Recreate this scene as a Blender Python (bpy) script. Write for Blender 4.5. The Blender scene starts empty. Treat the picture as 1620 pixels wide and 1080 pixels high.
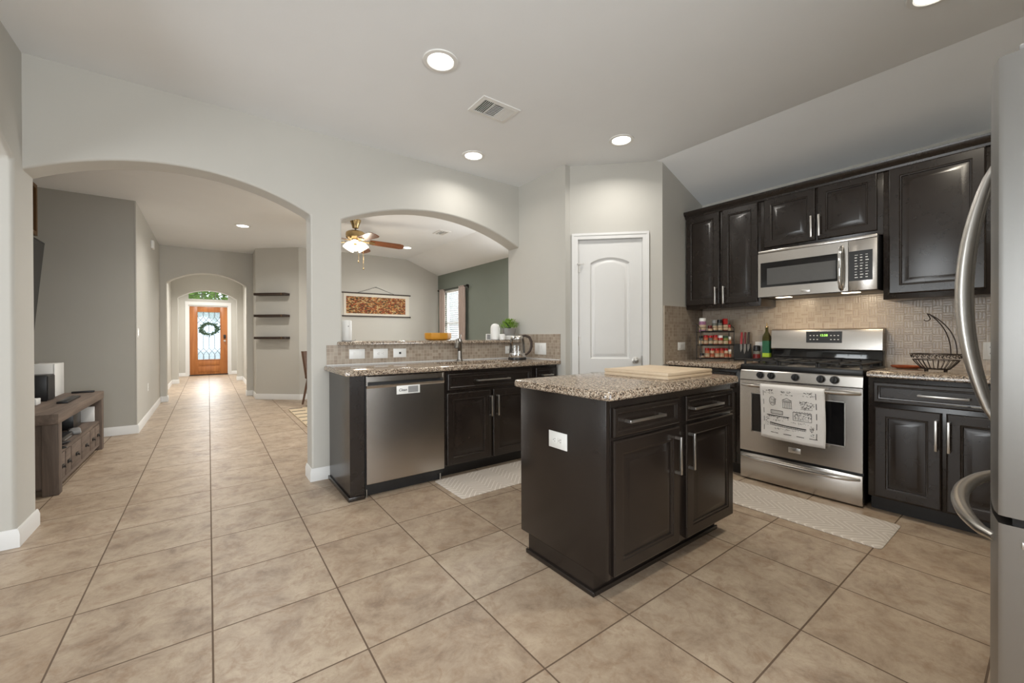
import bpy, bmesh, math, random
from mathutils import Vector, Matrix
random.seed(7)
PI = math.pi
S = bpy.context.scene
COL = S.collection

# ------------------------------------------------------------------ camera
cam_d = bpy.data.cameras.new('camera')
cam = bpy.data.objects.new('camera', cam_d)
COL.objects.link(cam)
FPX, CX, CY, YAW, PITCH, ROLL = 647.90, 814.26, 533.98, 0.64183, -0.00421, -0.00339
fw = Vector((math.sin(YAW) * math.cos(PITCH), math.cos(YAW) * math.cos(PITCH), math.sin(PITCH)))
rt = Vector((math.cos(YAW), -math.sin(YAW), 0))
up = rt.cross(fw)
rt2 = rt * math.cos(ROLL) + up * math.sin(ROLL)
up2 = up * math.cos(ROLL) - rt * math.sin(ROLL)
mw = Matrix((rt2, up2, -fw)).transposed().to_4x4()
mw.translation = Vector((0, 0, 1.15))
cam.matrix_world = mw
cam_d.sensor_width = 36.0
cam_d.lens = FPX / 1620 * 36.0
cam_d.shift_x = (810 - CX) / 1620
cam_d.shift_y = (CY - 540) / 1620
cam_d.clip_start = 0.02
S.camera = cam

# ------------------------------------------------------------------ world, exposure
S.view_settings.view_transform = 'Standard'
S.view_settings.look = 'None'
S.view_settings.gamma = 1.0
S.view_settings.use_curve_mapping = False
S.view_settings.exposure = -0.03
W = bpy.data.worlds.new('sky')
S.world = W
W.use_nodes = True
bg = W.node_tree.nodes['Background']
bg.inputs['Color'].default_value = (0.86, 0.93, 1.0, 1)
bg.inputs['Strength'].default_value = 2.3

def area_light(name, loc, direction, sx, sy, power, color=(1, 1, 1), shape='RECTANGLE', spread=180):
    d = bpy.data.lights.new(name, 'AREA')
    d.shape = shape
    d.size = sx
    d.size_y = sy
    d.energy = power
    d.color = color
    d.spread = math.radians(spread)
    o = bpy.data.objects.new(name, d)
    COL.objects.link(o)
    o.location = loc
    o.rotation_euler = Vector(direction).to_track_quat('-Z', 'Y').to_euler()
    return o

# daylight entering through the windows behind and beside the camera
area_light('daylight_breakfast_window', (0.4, -2.93, 1.35), (0, 1, 0.55), 3.0, 1.7, 178, (0.97, 0.985, 1.0))
area_light('daylight_side_window', (-3.93, 1.2, 1.4), (1, 0, 0.55), 2.6, 1.7, 125, (0.97, 0.985, 1.0))
area_light('living_window_fill', (4.04, 4.75, 1.5), (-1, 0, 0), 1.0, 1.3, 36, (1.0, 0.985, 0.96))  # fill light at an unseen window, added to brighten the living room
area_light('daylight_living_window_far', (4.45, 7.63, 1.6), (-1, 0, 0), 0.9, 1.5, 60, (1.0, 0.99, 0.97))
area_light('daylight_entry', (0.0, 15.28, 1.3), (0, -1, -0.12), 0.55, 1.4, 16, (0.97, 0.99, 1.0))

# ------------------------------------------------------------------ materials
def node_mat(name):
    m = bpy.data.materials.new(name)
    m.use_nodes = True
    nt = m.node_tree
    b = nt.nodes['Principled BSDF']
    return m, nt, b

def sock(nt, v, s):
    if isinstance(v, bpy.types.NodeSocket):
        nt.links.new(v, s)
    else:
        s.default_value = v

def math_n(nt, op, a, b=None, c=None):
    n = nt.nodes.new('ShaderNodeMath')
    n.operation = op
    sock(nt, a, n.inputs[0])
    if b is not None:
        sock(nt, b, n.inputs[1])
    if c is not None:
        sock(nt, c, n.inputs[2])
    return n.outputs[0]

def mix_c(nt, f, a, b):
    n = nt.nodes.new('ShaderNodeMix')
    n.data_type = 'RGBA'
    sock(nt, f, n.inputs[0])
    for v, i in ((a, 6), (b, 7)):
        if isinstance(v, tuple) and len(v) == 3:
            v = v + (1,)
        sock(nt, v, n.inputs[i])
    return n.outputs[2]

def noise_n(nt, vec, scale, detail=4, rough=0.55, dist=0.0):
    n = nt.nodes.new('ShaderNodeTexNoise')
    n.inputs['Scale'].default_value = scale
    n.inputs['Detail'].default_value = detail
    n.inputs['Roughness'].default_value = rough
    n.inputs['Distortion'].default_value = dist
    if vec is not None:
        nt.links.new(vec, n.inputs['Vector'])
    return n.outputs['Fac']

def ramp_n(nt, f, stops):
    n = nt.nodes.new('ShaderNodeValToRGB')
    cr = n.color_ramp
    while len(cr.elements) < len(stops):
        cr.elements.new(0.5)
    for e, (p, c) in zip(cr.elements, stops):
        e.position = p
        e.color = c + (1,) if len(c) == 3 else c
    nt.links.new(f, n.inputs['Fac'])
    return n.outputs['Color']

def bump_n(nt, b, height, strength=0.3, dist=0.002):
    n = nt.nodes.new('ShaderNodeBump')
    n.inputs['Strength'].default_value = strength
    n.inputs['Distance'].default_value = dist
    nt.links.new(height, n.inputs['Height'])
    nt.links.new(n.outputs['Normal'], b.inputs['Normal'])

def coord(nt, which='Object'):
    return nt.nodes.new('ShaderNodeTexCoord').outputs[which]

def pos(nt):
    return nt.nodes.new('ShaderNodeNewGeometry').outputs['Position']

def sep(nt, v):
    n = nt.nodes.new('ShaderNodeSeparateXYZ')
    nt.links.new(v, n.inputs[0])
    return n.outputs

def mapping(nt, v, scale=(1, 1, 1), rot=(0, 0, 0), loc=(0, 0, 0)):
    n = nt.nodes.new('ShaderNodeMapping')
    n.inputs['Scale'].default_value = scale
    n.inputs['Rotation'].default_value = rot
    n.inputs['Location'].default_value = loc
    nt.links.new(v, n.inputs['Vector'])
    return n.outputs[0]

def srgb(r, g, b):
    f = lambda c: (c / 255 / 12.92) if c / 255 <= 0.04045 else ((c / 255 + 0.055) / 1.055) ** 2.4
    return (f(r), f(g), f(b))

def simple(name, c, rough=0.5, metal=0.0, var=0.06, nscale=30, bump=0.0, bscale=60, spec=0.5, coat=0.0):
    m, nt, b = node_mat(name)
    v = coord(nt)
    f = noise_n(nt, v, nscale)
    lo = tuple(max(0, x * (1 - var)) for x in c)
    hi = tuple(min(1, x * (1 + var)) for x in c)
    nt.links.new(mix_c(nt, f, lo, hi), b.inputs['Base Color'])
    b.inputs['Roughness'].default_value = rough
    b.inputs['Metallic'].default_value = metal
    b.inputs['Specular IOR Level'].default_value = spec
    b.inputs['Coat Weight'].default_value = coat
    if bump:
        bump_n(nt, b, noise_n(nt, v, bscale, 3), bump)
    return m

MAT = {}
MAT['wall'] = simple('wall_paint', (0.545, 0.532, 0.492), 0.75, var=0.02, nscale=4, bump=0.12, bscale=90)
MAT['ceiling'] = simple('ceiling_paint', (0.83, 0.85, 0.865), 0.85, var=0.02, nscale=4, bump=0.12, bscale=80)
MAT['green'] = simple('sage_green_paint', srgb(124, 132, 124), 0.75, var=0.03, nscale=4, bump=0.1, bscale=90)
MAT['greige'] = simple('greige_accent_paint', srgb(170, 168, 161), 0.75, var=0.03, nscale=4, bump=0.1, bscale=90)
MAT['trim'] = simple('white_trim_paint', (0.76, 0.76, 0.75), 0.38, var=0.02, nscale=6)
MAT['door_white'] = simple('white_door_paint', (0.72, 0.72, 0.71), 0.36, var=0.02, nscale=6)
MAT['espresso'] = simple('espresso_cabinet_paint', (0.0185, 0.0135, 0.0110), 0.235, var=0.2, nscale=9, spec=0.5)
MAT['toe'] = simple('dark_toe_kick', (0.010, 0.008, 0.007), 0.5, var=0.2)
MAT['nickel'] = simple('brushed_nickel', (0.62, 0.60, 0.57), 0.32, 1.0, var=0.05)
MAT['chrome'] = simple('polished_chrome', (0.78, 0.78, 0.78), 0.12, 1.0, var=0.02)
MAT['black'] = simple('black_plastic', (0.012, 0.012, 0.013), 0.35, var=0.2)
MAT['black_gloss'] = simple('black_glass', (0.012, 0.012, 0.013), 0.06, var=0.1)
MAT['iron'] = simple('cast_iron', (0.02, 0.019, 0.019), 0.55, var=0.3, bump=0.1)
MAT['wire'] = simple('black_wire', (0.02, 0.018, 0.017), 0.4, 0.5, var=0.2)
MAT['bronze'] = simple('dark_bronze_wire', (0.035, 0.026, 0.022), 0.4, 0.6, var=0.2)
MAT['white_plastic'] = simple('white_plastic', (0.80, 0.80, 0.78), 0.35, var=0.02)
MAT['white_ceramic'] = simple('white_ceramic', (0.78, 0.78, 0.76), 0.25, var=0.03)
MAT['oven_mesh'] = simple('dim_window_mesh', (0.10, 0.10, 0.10), 0.25, var=0.05)
MAT['grey_plastic'] = simple('grey_plastic', (0.26, 0.26, 0.26), 0.4, var=0.05)
MAT['dark_slot'] = simple('dark_slot', (0.02, 0.02, 0.02), 0.6, var=0.1)
MAT['brass'] = simple('antique_brass', (0.55, 0.40, 0.20), 0.25, 1.0, var=0.08)
MAT['copper'] = simple('copper_glaze', srgb(150, 78, 48), 0.3, 0.4, var=0.15)
MAT['mustard'] = simple('mustard_ceramic', srgb(196, 138, 48), 0.28, var=0.12, nscale=12)
MAT['leaf'] = simple('leaf_green', srgb(122, 158, 58), 0.5, var=0.45, nscale=25)
MAT['leaf_dark'] = simple('dark_leaf', srgb(48, 74, 52), 0.6, var=0.4, nscale=25)
MAT['galv'] = simple('galvanised_pot', (0.5, 0.5, 0.5), 0.4, 0.8, var=0.1)
MAT['red_cap'] = simple('red_plastic', srgb(170, 22, 26), 0.35, var=0.1)
MAT['dark_red'] = simple('dark_red_plastic', srgb(104, 26, 28), 0.4, var=0.1)
MAT['spice'] = simple('spice_label', srgb(176, 92, 62), 0.5, var=0.5, nscale=90)
MAT['spice_b'] = simple('spice_label_cream', srgb(190, 168, 140), 0.5, var=0.45, nscale=110)
MAT['spice_g'] = simple('spice_label_grey', srgb(92, 96, 90), 0.5, var=0.5, nscale=110)
MAT['spice_y'] = simple('spice_label_green', srgb(130, 138, 70), 0.5, var=0.5, nscale=100)
MAT['purple'] = simple('purple_label', srgb(146, 100, 132), 0.5, var=0.3, nscale=80)
MAT['oil_glass'] = simple('olive_oil_glass', srgb(60, 58, 18), 0.08, var=0.15)
MAT['green_label'] = simple('green_label', srgb(28, 92, 62), 0.5, var=0.35, nscale=80)
MAT['lime'] = simple('lime_label', srgb(160, 190, 50), 0.5, var=0.2, nscale=80)
MAT['curtain'] = simple('taupe_curtain', srgb(176, 160, 152), 0.9, var=0.06, nscale=60)
MAT['cream'] = simple('cream_rug', srgb(198, 180, 152), 0.95, var=0.12, nscale=70)
MAT['paper'] = simple('parchment', (0.70, 0.66, 0.58), 0.8, var=0.04)
MAT['ink'] = simple('black_ink', (0.035, 0.033, 0.035), 0.8, var=0.1)
MAT['chair_brown'] = simple('brown_chair_leather', srgb(92, 66, 50), 0.6, var=0.2)
MAT['ground'] = simple('outdoor_ground', srgb(150, 150, 140), 0.9, var=0.2)
MAT['shelf_wood'] = simple('dark_walnut', srgb(52, 38, 30), 0.5, var=0.3, nscale=20)
MAT['faucet'] = simple('dark_brushed_nickel', (0.22, 0.205, 0.185), 0.32, 1.0, var=0.05)
MAT['steel_dark'] = simple('dark_steel', (0.18, 0.175, 0.17), 0.35, 1.0, var=0.1)

def emit(name, c, s):
    m, nt, b = node_mat(name)
    b.inputs['Base Color'].default_value = c + (1,)
    b.inputs['Emission Color'].default_value = c + (1,)
    b.inputs['Emission Strength'].default_value = s
    f = noise_n(nt, coord(nt), 20)
    nt.links.new(math_n(nt, 'MULTIPLY_ADD', f, 0.1, s), b.inputs['Emission Strength'])
    return m
MAT['lens'] = emit('lamp_lens', (1.0, 0.96, 0.88), 9.0)
MAT['fan_glass'] = emit('lit_frosted_glass', (1.0, 0.93, 0.80), 1.5)
MAT['hood_lens'] = emit('hood_lamp_lens', (1.0, 0.84, 0.6), 7.0)
MAT['led'] = emit('green_led', (0.45, 1.0, 0.15), 1.2)

def glass_mat(name, tint, transp, rough=0.02):
    m, nt, b = node_mat(name)
    out = nt.nodes['Material Output']
    t = nt.nodes.new('ShaderNodeBsdfTransparent')
    t.inputs['Color'].default_value = tint + (1,)
    mx = nt.nodes.new('ShaderNodeMixShader')
    g = nt.nodes.new('ShaderNodeBsdfGlossy')
    g.inputs['Roughness'].default_value = rough
    fr = nt.nodes.new('ShaderNodeFresnel')
    fr.inputs['IOR'].default_value = 1.45
    v = math_n(nt, 'MULTIPLY_ADD', fr.outputs[0], 0.8, 1 - transp)
    nt.links.new(v, mx.inputs[0])
    nt.links.new(t.outputs[0], mx.inputs[1])
    nt.links.new(g.outputs[0], mx.inputs[2])
    nt.links.new(mx.outputs[0], out.inputs['Surface'])
    return m
MAT['glass'] = glass_mat('clear_glass', (0.95, 0.97, 0.97), 0.97)
MAT['jar_glass'] = glass_mat('jar_glass', (0.97, 0.97, 0.97), 0.98)

def textured_glass():
    m, nt, b = node_mat('textured_door_glass')
    out = nt.nodes['Material Output']
    v = coord(nt)
    n = noise_n(nt, v, 55, 3)
    t = nt.nodes.new('ShaderNodeBsdfTransparent')
    t.inputs['Color'].default_value = (0.9, 0.95, 0.97, 1)
    tl = nt.nodes.new('ShaderNodeBsdfTranslucent')
    tl.inputs['Color'].default_value = (0.86, 0.92, 0.95, 1)
    mx = nt.nodes.new('ShaderNodeMixShader')
    nt.links.new(math_n(nt, 'MULTIPLY_ADD', n, 0.9, 0.0), mx.inputs[0])
    nt.links.new(t.outputs[0], mx.inputs[1])
    nt.links.new(tl.outputs[0], mx.inputs[2])
    nt.links.new(mx.outputs[0], out.inputs['Surface'])
    return m
MAT['door_glass'] = textured_glass()

def steel(name, c, rough, axis):
    m, nt, b = node_mat(name)
    v = coord(nt)
    sc = [900, 900, 900]
    sc[axis] = 6
    f = noise_n(nt, mapping(nt, v, tuple(sc)), 1.0, 3)
    nt.links.new(mix_c(nt, f, tuple(x * 0.99 for x in c), tuple(x * 1.01 for x in c)), b.inputs['Base Color'])
    nt.links.new(math_n(nt, 'MULTIPLY_ADD', f, 0.015, rough), b.inputs['Roughness'])
    b.inputs['Metallic'].default_value = 1.0
    b.inputs['Anisotropic'].default_value = 0.5
    tn = nt.nodes.new('ShaderNodeTangent')
    tn.direction_type = 'RADIAL'
    tn.axis = 'Z'
    b.inputs['Anisotropic Rotation'].default_value = 0.25 if axis != 2 else 0.0
    nt.links.new(tn.outputs[0], b.inputs['Tangent'])
    return m
MAT['steel'] = steel('stainless_steel', (0.55, 0.52, 0.485), 0.25, 0)
MAT['steel_v'] = steel('stainless_steel_fridge', (0.36, 0.355, 0.345), 0.40, 2)

TILE, TX, TY = 0.45935, 0.0067, 3.3667
def floor_mat():
    m, nt, b = node_mat('beige_ceramic_floor_tile')
    p = pos(nt)
    x, y, z = sep(nt, p)
    u = math_n(nt, 'DIVIDE', math_n(nt, 'SUBTRACT', x, TX), TILE)
    v = math_n(nt, 'DIVIDE', math_n(nt, 'SUBTRACT', y, TY), TILE)
    def edge(a):
        f = math_n(nt, 'FRACT', a)
        return math_n(nt, 'MINIMUM', f, math_n(nt, 'SUBTRACT', 1.0, f))
    d = math_n(nt, 'MINIMUM', edge(u), edge(v))
    grout = math_n(nt, 'LESS_THAN', d, 0.0068)
    cb = nt.nodes.new('ShaderNodeCombineXYZ')
    nt.links.new(math_n(nt, 'FLOOR', u), cb.inputs[0])
    nt.links.new(math_n(nt, 'FLOOR', v), cb.inputs[1])
    wn = nt.nodes.new('ShaderNodeTexWhiteNoise')
    wn.noise_dimensions = '3D'
    nt.links.new(cb.outputs[0], wn.inputs['Vector'])
    off = nt.nodes.new('ShaderNodeVectorMath')
    off.operation = 'MULTIPLY_ADD'
    nt.links.new(wn.outputs['Color'], off.inputs[0])
    off.inputs[1].default_value = (9, 9, 9)
    nt.links.new(p, off.inputs[2])
    pv = off.outputs[0]
    n1 = noise_n(nt, pv, 5.2, 12, 0.74, 0.35)
    n2 = noise_n(nt, pv, 13, 9, 0.78, 0.6)
    n3 = noise_n(nt, pv, 85, 5, 0.75)
    c = ramp_n(nt, n1, [(0.34, srgb(130, 112, 96)), (0.45, srgb(160, 142, 123)), (0.55, srgb(174, 157, 137)), (0.68, srgb(188, 172, 152))])
    c = mix_c(nt, ramp_n(nt, n2, [(0.50, (0, 0, 0)), (0.68, (0.75, 0.75, 0.75))]), c, srgb(136, 109, 86))
    c = mix_c(nt, ramp_n(nt, n3, [(0.55, (0, 0, 0)), (0.75, (0.55, 0.55, 0.55))]), c, srgb(152, 132, 110))
    c = mix_c(nt, math_n(nt, 'MULTIPLY', wn.outputs['Value'], 0.16), c, srgb(166, 138, 108))
    c = mix_c(nt, grout, c, srgb(98, 80, 64))
    nt.links.new(c, b.inputs['Base Color'])
    r = math_n(nt, 'MULTIPLY_ADD', n2, 0.16, 0.33)
    r = math_n(nt, 'MULTIPLY_ADD', grout, 0.4, r)
    nt.links.new(r, b.inputs['Roughness'])
    h = math_n(nt, 'MULTIPLY_ADD', n2, 0.25, math_n(nt, 'MINIMUM', math_n(nt, 'MULTIPLY', d, 90), 1.0))
    bump_n(nt, b, h, 0.35, 0.0015)
    return m
MAT['floor'] = floor_mat()

def granite():
    m, nt, b = node_mat('speckled_brown_granite')
    v = coord(nt)
    vo = nt.nodes.new('ShaderNodeTexVoronoi')
    vo.inputs['Scale'].default_value = 200
    nt.links.new(v, vo.inputs['Vector'])
    n1 = noise_n(nt, v, 55, 4, 0.7)
    n2 = noise_n(nt, v, 160, 3, 0.7)
    bw = nt.nodes.new('ShaderNodeSeparateColor')
    nt.links.new(vo.outputs['Color'], bw.inputs[0])
    f = math_n(nt, 'ADD', math_n(nt, 'MULTIPLY', bw.outputs[0], 0.55), math_n(nt, 'MULTIPLY', n1, 0.55))
    c = ramp_n(nt, f, [(0.20, srgb(24, 21, 20)), (0.36, srgb(76, 65, 57)), (0.48, srgb(132, 113, 96)), (0.62, srgb(168, 150, 130)), (0.82, srgb(204, 192, 175))])
    c = mix_c(nt, ramp_n(nt, n2, [(0.60, (0, 0, 0)), (0.68, (0.85, 0.85, 0.85))]), c, srgb(40, 33, 30))
    nt.links.new(c, b.inputs['Base Color'])
    b.inputs['Roughness'].default_value = 0.12
    return m
MAT['granite'] = granite()

def mosaic(name, au, av, size, basket=False, cols=None):
    # au, av: axis indices of the wall plane (world position)
    m, nt, b = node_mat(name)
    p = sep(nt, pos(nt))
    u = math_n(nt, 'DIVIDE', p[au], size)
    v = math_n(nt, 'DIVIDE', p[av], size)
    cb = nt.nodes.new('ShaderNodeCombineXYZ')
    fu, fv = math_n(nt, 'FLOOR', u), math_n(nt, 'FLOOR', v)
    if basket:
        par = math_n(nt, 'MODULO', math_n(nt, 'ABSOLUTE', math_n(nt, 'ADD', fu, fv)), 2.0)
        lu = math_n(nt, 'MULTIPLY', math_n(nt, 'FRACT', u), 3.0)
        lv = math_n(nt, 'MULTIPLY', math_n(nt, 'FRACT', v), 3.0)
        inv = math_n(nt, 'SUBTRACT', 1.0, par)
        # parity picks stripes along u or along v
        s = math_n(nt, 'ADD', math_n(nt, 'MULTIPLY', lu, par), math_n(nt, 'MULTIPLY', lv, inv))
        t = math_n(nt, 'DIVIDE', math_n(nt, 'ADD', math_n(nt, 'MULTIPLY', lv, par), math_n(nt, 'MULTIPLY', lu, inv)), 3.0)
        idx = math_n(nt, 'FLOOR', s)
        a1 = math_n(nt, 'FRACT', s)
        a1 = math_n(nt, 'MULTIPLY', math_n(nt, 'MINIMUM', a1, math_n(nt, 'SUBTRACT', 1.0, a1)), 0.34)
        a2 = math_n(nt, 'MINIMUM', t, math_n(nt, 'SUBTRACT', 1.0, t))
        d = math_n(nt, 'MINIMUM', a1, a2)
        lim = 0.03
        nt.links.new(idx, cb.inputs[2])
    else:
        def edge(a):
            f = math_n(nt, 'FRACT', a)
            return math_n(nt, 'MINIMUM', f, math_n(nt, 'SUBTRACT', 1.0, f))
        d = math_n(nt, 'MINIMUM', edge(u), edge(v))
        lim = 0.05
    nt.links.new(fu, cb.inputs[0])
    nt.links.new(fv, cb.inputs[1])
    wn = nt.nodes.new('ShaderNodeTexWhiteNoise')
    nt.links.new(cb.outputs[0], wn.inputs['Vector'])
    c = ramp_n(nt, wn.outputs['Value'], cols)
    grout = math_n(nt, 'LESS_THAN', d, lim)
    c = mix_c(nt, grout, c, srgb(182, 170, 154))
    nt.links.new(c, b.inputs['Base Color'])
    nt.links.new(math_n(nt, 'MULTIPLY_ADD', grout, 0.5, 0.28), b.inputs['Roughness'])
    bump_n(nt, b, math_n(nt, 'MINIMUM', math_n(nt, 'MULTIPLY', d, 10), 1.0), 0.3, 0.001)
    return m
BS = [(0.0, srgb(142, 127, 112)), (0.35, srgb(152, 138, 123)), (0.7, srgb(162, 149, 134)), (1.0, srgb(170, 158, 144))]
BS2 = [(0.0, srgb(158, 143, 128)), (0.5, srgb(168, 154, 139)), (1.0, srgb(178, 166, 152))]
MAT['mosaic_xz'] = mosaic('mosaic_tile_square', 0, 2, 0.0292, False, BS)
MAT['mosaic_yz'] = mosaic('mosaic_tile_square_side', 1, 2, 0.0292, False, BS)
MAT['mosaic_basket'] = mosaic('mosaic_tile_basketweave', 1, 2, 0.0500, True, BS2)

def wood(name, c1, c2, axis, rough=0.5, scale=14, planks=0):
    m, nt, b = node_mat(name)
    v = coord(nt)
    sc = [scale] * 3
    sc[axis] = scale * 0.08
    f = noise_n(nt, mapping(nt, v, tuple(sc)), 1.0, 8, 0.7, 0.6)
    c = ramp_n(nt, f, [(0.3, c1), (0.7, c2)])
    nt.links.new(c, b.inputs['Base Color'])
    b.inputs['Roughness'].default_value = rough
    bump_n(nt, b, f, 0.15, 0.001)
    return m
MAT['oak_door'] = wood('honey_oak_door', srgb(150, 88, 44), srgb(188, 122, 66), 2, 0.35, 10)
MAT['rustic'] = wood('weathered_grey_brown_wood', srgb(74, 62, 54), srgb(124, 108, 96), 1, 0.7, 16)
MAT['rustic_v'] = wood('weathered_wood_upright', srgb(66, 55, 48), srgb(112, 97, 86), 2, 0.7, 16)
MAT['board'] = wood('pale_maple_board', srgb(200, 178, 150), srgb(216, 197, 171), 0, 0.5, 12)
MAT['fan_wood'] = wood('walnut_fan_blade', srgb(92, 52, 30), srgb(140, 84, 48), 0, 0.3, 18)
MAT['frame_wood'] = wood('brown_frame_wood', srgb(82, 58, 30), srgb(112, 82, 46), 2, 0.5, 14)

def mat_rug():
    m, nt, b = node_mat('grey_herringbone_mat')
    v = coord(nt)
    x, y, z = sep(nt, v)
    # chevrons: stripes whose direction flips from column to column
    u = math_n(nt, 'DIVIDE', x, 0.11)
    zig = math_n(nt, 'PINGPONG', u, 1.0)
    s = math_n(nt, 'FRACT', math_n(nt, 'ADD', math_n(nt, 'DIVIDE', y, 0.045), math_n(nt, 'MULTIPLY', zig, 2.6)))
    line = math_n(nt, 'LESS_THAN', s, 0.22)
    n = noise_n(nt, v, 60)
    base = mix_c(nt, n, srgb(186, 176, 165), srgb(198, 188, 177))
    c = mix_c(nt, math_n(nt, 'MULTIPLY', line, 0.75), base, srgb(222, 215, 206))
    nt.links.new(c, b.inputs['Base Color'])
    b.inputs['Roughness'].default_value = 0.6
    bump_n(nt, b, line, 0.2, 0.001)
    return m
MAT['mat'] = mat_rug()

def tapestry_mat():
    m, nt, b = node_mat('mosaic_painting')
    v = coord(nt)
    x, y, z = sep(nt, v)
    vo = nt.nodes.new('ShaderNodeTexVoronoi')
    vo.inputs['Scale'].default_value = 1.0
    nt.links.new(mapping(nt, v, (30, 30, 74)), vo.inputs['Vector'])
    sc = nt.nodes.new('ShaderNodeSeparateColor')
    nt.links.new(vo.outputs['Color'], sc.inputs[0])
    g = math_n(nt, 'ADD', math_n(nt, 'MULTIPLY', sc.outputs[0], 0.85), math_n(nt, 'MULTIPLY', noise_n(nt, v, 9), 0.15))
    c = ramp_n(nt, g, [(0.08, srgb(58, 38, 24)), (0.20, srgb(78, 74, 34)), (0.34, srgb(158, 54, 30)), (0.48, srgb(190, 128, 58)), (0.62, srgb(228, 204, 146)), (0.76, srgb(182, 98, 46)), (0.92, srgb(104, 68, 38))])
    d2 = ramp_n(nt, noise_n(nt, mapping(nt, v, (60, 60, 160)), 1.0, 4), [(0.45, (0, 0, 0)), (0.62, (0.85, 0.85, 0.85))])
    c = mix_c(nt, d2, c, srgb(70, 46, 24))
    nt.links.new(c, b.inputs['Base Color'])
    b.inputs['Roughness'].default_value = 0.7
    return m
MAT['tapestry'] = tapestry_mat()
MAT['towel'] = simple('white_cotton_towel', (0.88, 0.87, 0.86), 0.9, var=0.04, nscale=120, bump=0.2, bscale=300)

# ------------------------------------------------------------------ mesh helpers
class MB:
    """Collects shapes in one bmesh, then links them as ONE mesh object."""
    def __init__(self):
        self.bm = bmesh.new()
        self.mi = 0
    def _tag(self, faces):
        for f in faces:
            f.material_index = self.mi
    def box(self, x0, x1, y0, y1, z0, z1, bev=0.0, seg=2, M=None):
        bm = self.bm
        vs = [bm.verts.new((x, y, z)) for z in (z0, z1) for y in (y0, y1) for x in (x0, x1)]
        idx = [(0, 2, 3, 1), (4, 5, 7, 6), (0, 1, 5, 4), (2, 6, 7, 3), (0, 4, 6, 2), (1, 3, 7, 5)]
        fs = [bm.faces.new([vs[i] for i in q]) for q in idx]
        self._tag(fs)
        if M is not None:
            for v in vs:
                v.co = M @ v.co
        if bev:
            es = list({e for f in fs for e in f.edges})
            bmesh.ops.bevel(bm, geom=es, offset=bev, segments=seg, profile=0.5, affect='EDGES', material=-1)
        return self
    def loft(self, loops, cap0=True, cap1=True, closed=True):
        bm = self.bm
        L = [[bm.verts.new(p) for p in lp] for lp in loops]
        n = len(L[0])
        fs = []
        for a, b in zip(L[:-1], L[1:]):
            for i in range(n if closed else n - 1):
                j = (i + 1) % n
                fs.append(bm.faces.new((a[i], a[j], b[j], b[i])))
        if cap0:
            fs.append(bm.faces.new(list(reversed(L[0]))))
        if cap1:
            fs.append(bm.faces.new(L[-1]))
        self._tag(fs)
        return self
    def tube(self, pts, r, n=8, closed=False, caps=True):
        P = [Vector(p) for p in pts]
        R = r if isinstance(r, (list, tuple)) else [r] * len(P)
        N = len(P)
        T = []
        for i in range(N):
            if closed:
                t = P[(i + 1) % N] - P[i - 1]
            else:
                t = P[min(i + 1, N - 1)] - P[max(i - 1, 0)]
            T.append(t.normalized())
        a = Vector((0, 0, 1)) if abs(T[0].z) < 0.9 else Vector((1, 0, 0))
        u = T[0].cross(a).normalized()
        loops = []
        for i in range(N):
            u = (u - T[i] * u.dot(T[i])).normalized()
            w = T[i].cross(u)
            loops.append([P[i] + (u * math.cos(2 * PI * k / n) + w * math.sin(2 * PI * k / n)) * R[i] for k in range(n)])
        if closed:
            loops.append(loops[0])
            bm = self.bm
            L = [[bm.verts.new(p) for p in lp] for lp in loops[:-1]]
            fs = []
            for i in range(N):
                A, B = L[i], L[(i + 1) % N]
                for k in range(n):
                    fs.append(bm.faces.new((A[k], A[(k + 1) % n], B[(k + 1) % n], B[k])))
            self._tag(fs)
        else:
            self.loft(loops, caps, caps)
        return self
    def lathe(self, prof, c=(0, 0, 0), n=24, M=None, a0=0.0, cap=True):
        loops = []
        for r, z in prof:
            lp = []
            for k in range(n):
                a = 2 * PI * k / n + a0
                p = Vector((r * math.cos(a), r * math.sin(a), z))
                if M is not None:
                    p = M @ p
                lp.append(p + Vector(c))
            loops.append(lp)
        return self.loft(loops, cap, cap)
    def prism(self, poly, f, d0, d1):
        """extrude polygon (2-D points) between d0 and d1; f maps (u, v, d) to 3-D"""
        return self.loft([[f(u, v, d0) for u, v in poly], [f(u, v, d1) for u, v in poly]])
    def quad(self, pts):
        self._tag([self.bm.faces.new([self.bm.verts.new(p) for p in pts])])
        return self
    def grid(self, rows, closed=False):
        self.loft(rows, False, False, closed)
        return self
    def build(self, name, mats, parent=None, smooth=35):
        bm = self.bm
        bmesh.ops.recalc_face_normals(bm, faces=bm.faces)
        me = bpy.data.meshes.new(name)
        bm.to_mesh(me)
        bm.free()
        if not isinstance(mats, (list, tuple)):
            mats = [mats]
        for m in mats:
            me.materials.append(MAT[m] if isinstance(m, str) else m)
        if smooth:
            for p in me.polygons:
                p.use_smooth = True
            me.set_sharp_from_angle(angle=math.radians(smooth))
        o = bpy.data.objects.new(name, me)
        COL.objects.link(o)
        if parent is not None:
            o.parent = parent
        return o

def thing(name, label, cat, loc=(0, 0, 0), rotz=0.0, group=None):
    o = bpy.data.objects.new(name, None)
    o.empty_display_size = 0.05
    COL.objects.link(o)
    o.location = loc
    o.rotation_euler = (0, 0, rotz)
    o['label'] = label
    o['category'] = cat
    if group:
        o['group'] = group
    return o

def tag(o, label, cat, group=None):
    o['label'] = label
    o['category'] = cat
    if group:
        o['group'] = group
    return o

def struct(o, label=None):
    o['kind'] = 'structure'
    if label:
        o['label'] = label
    return o

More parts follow.
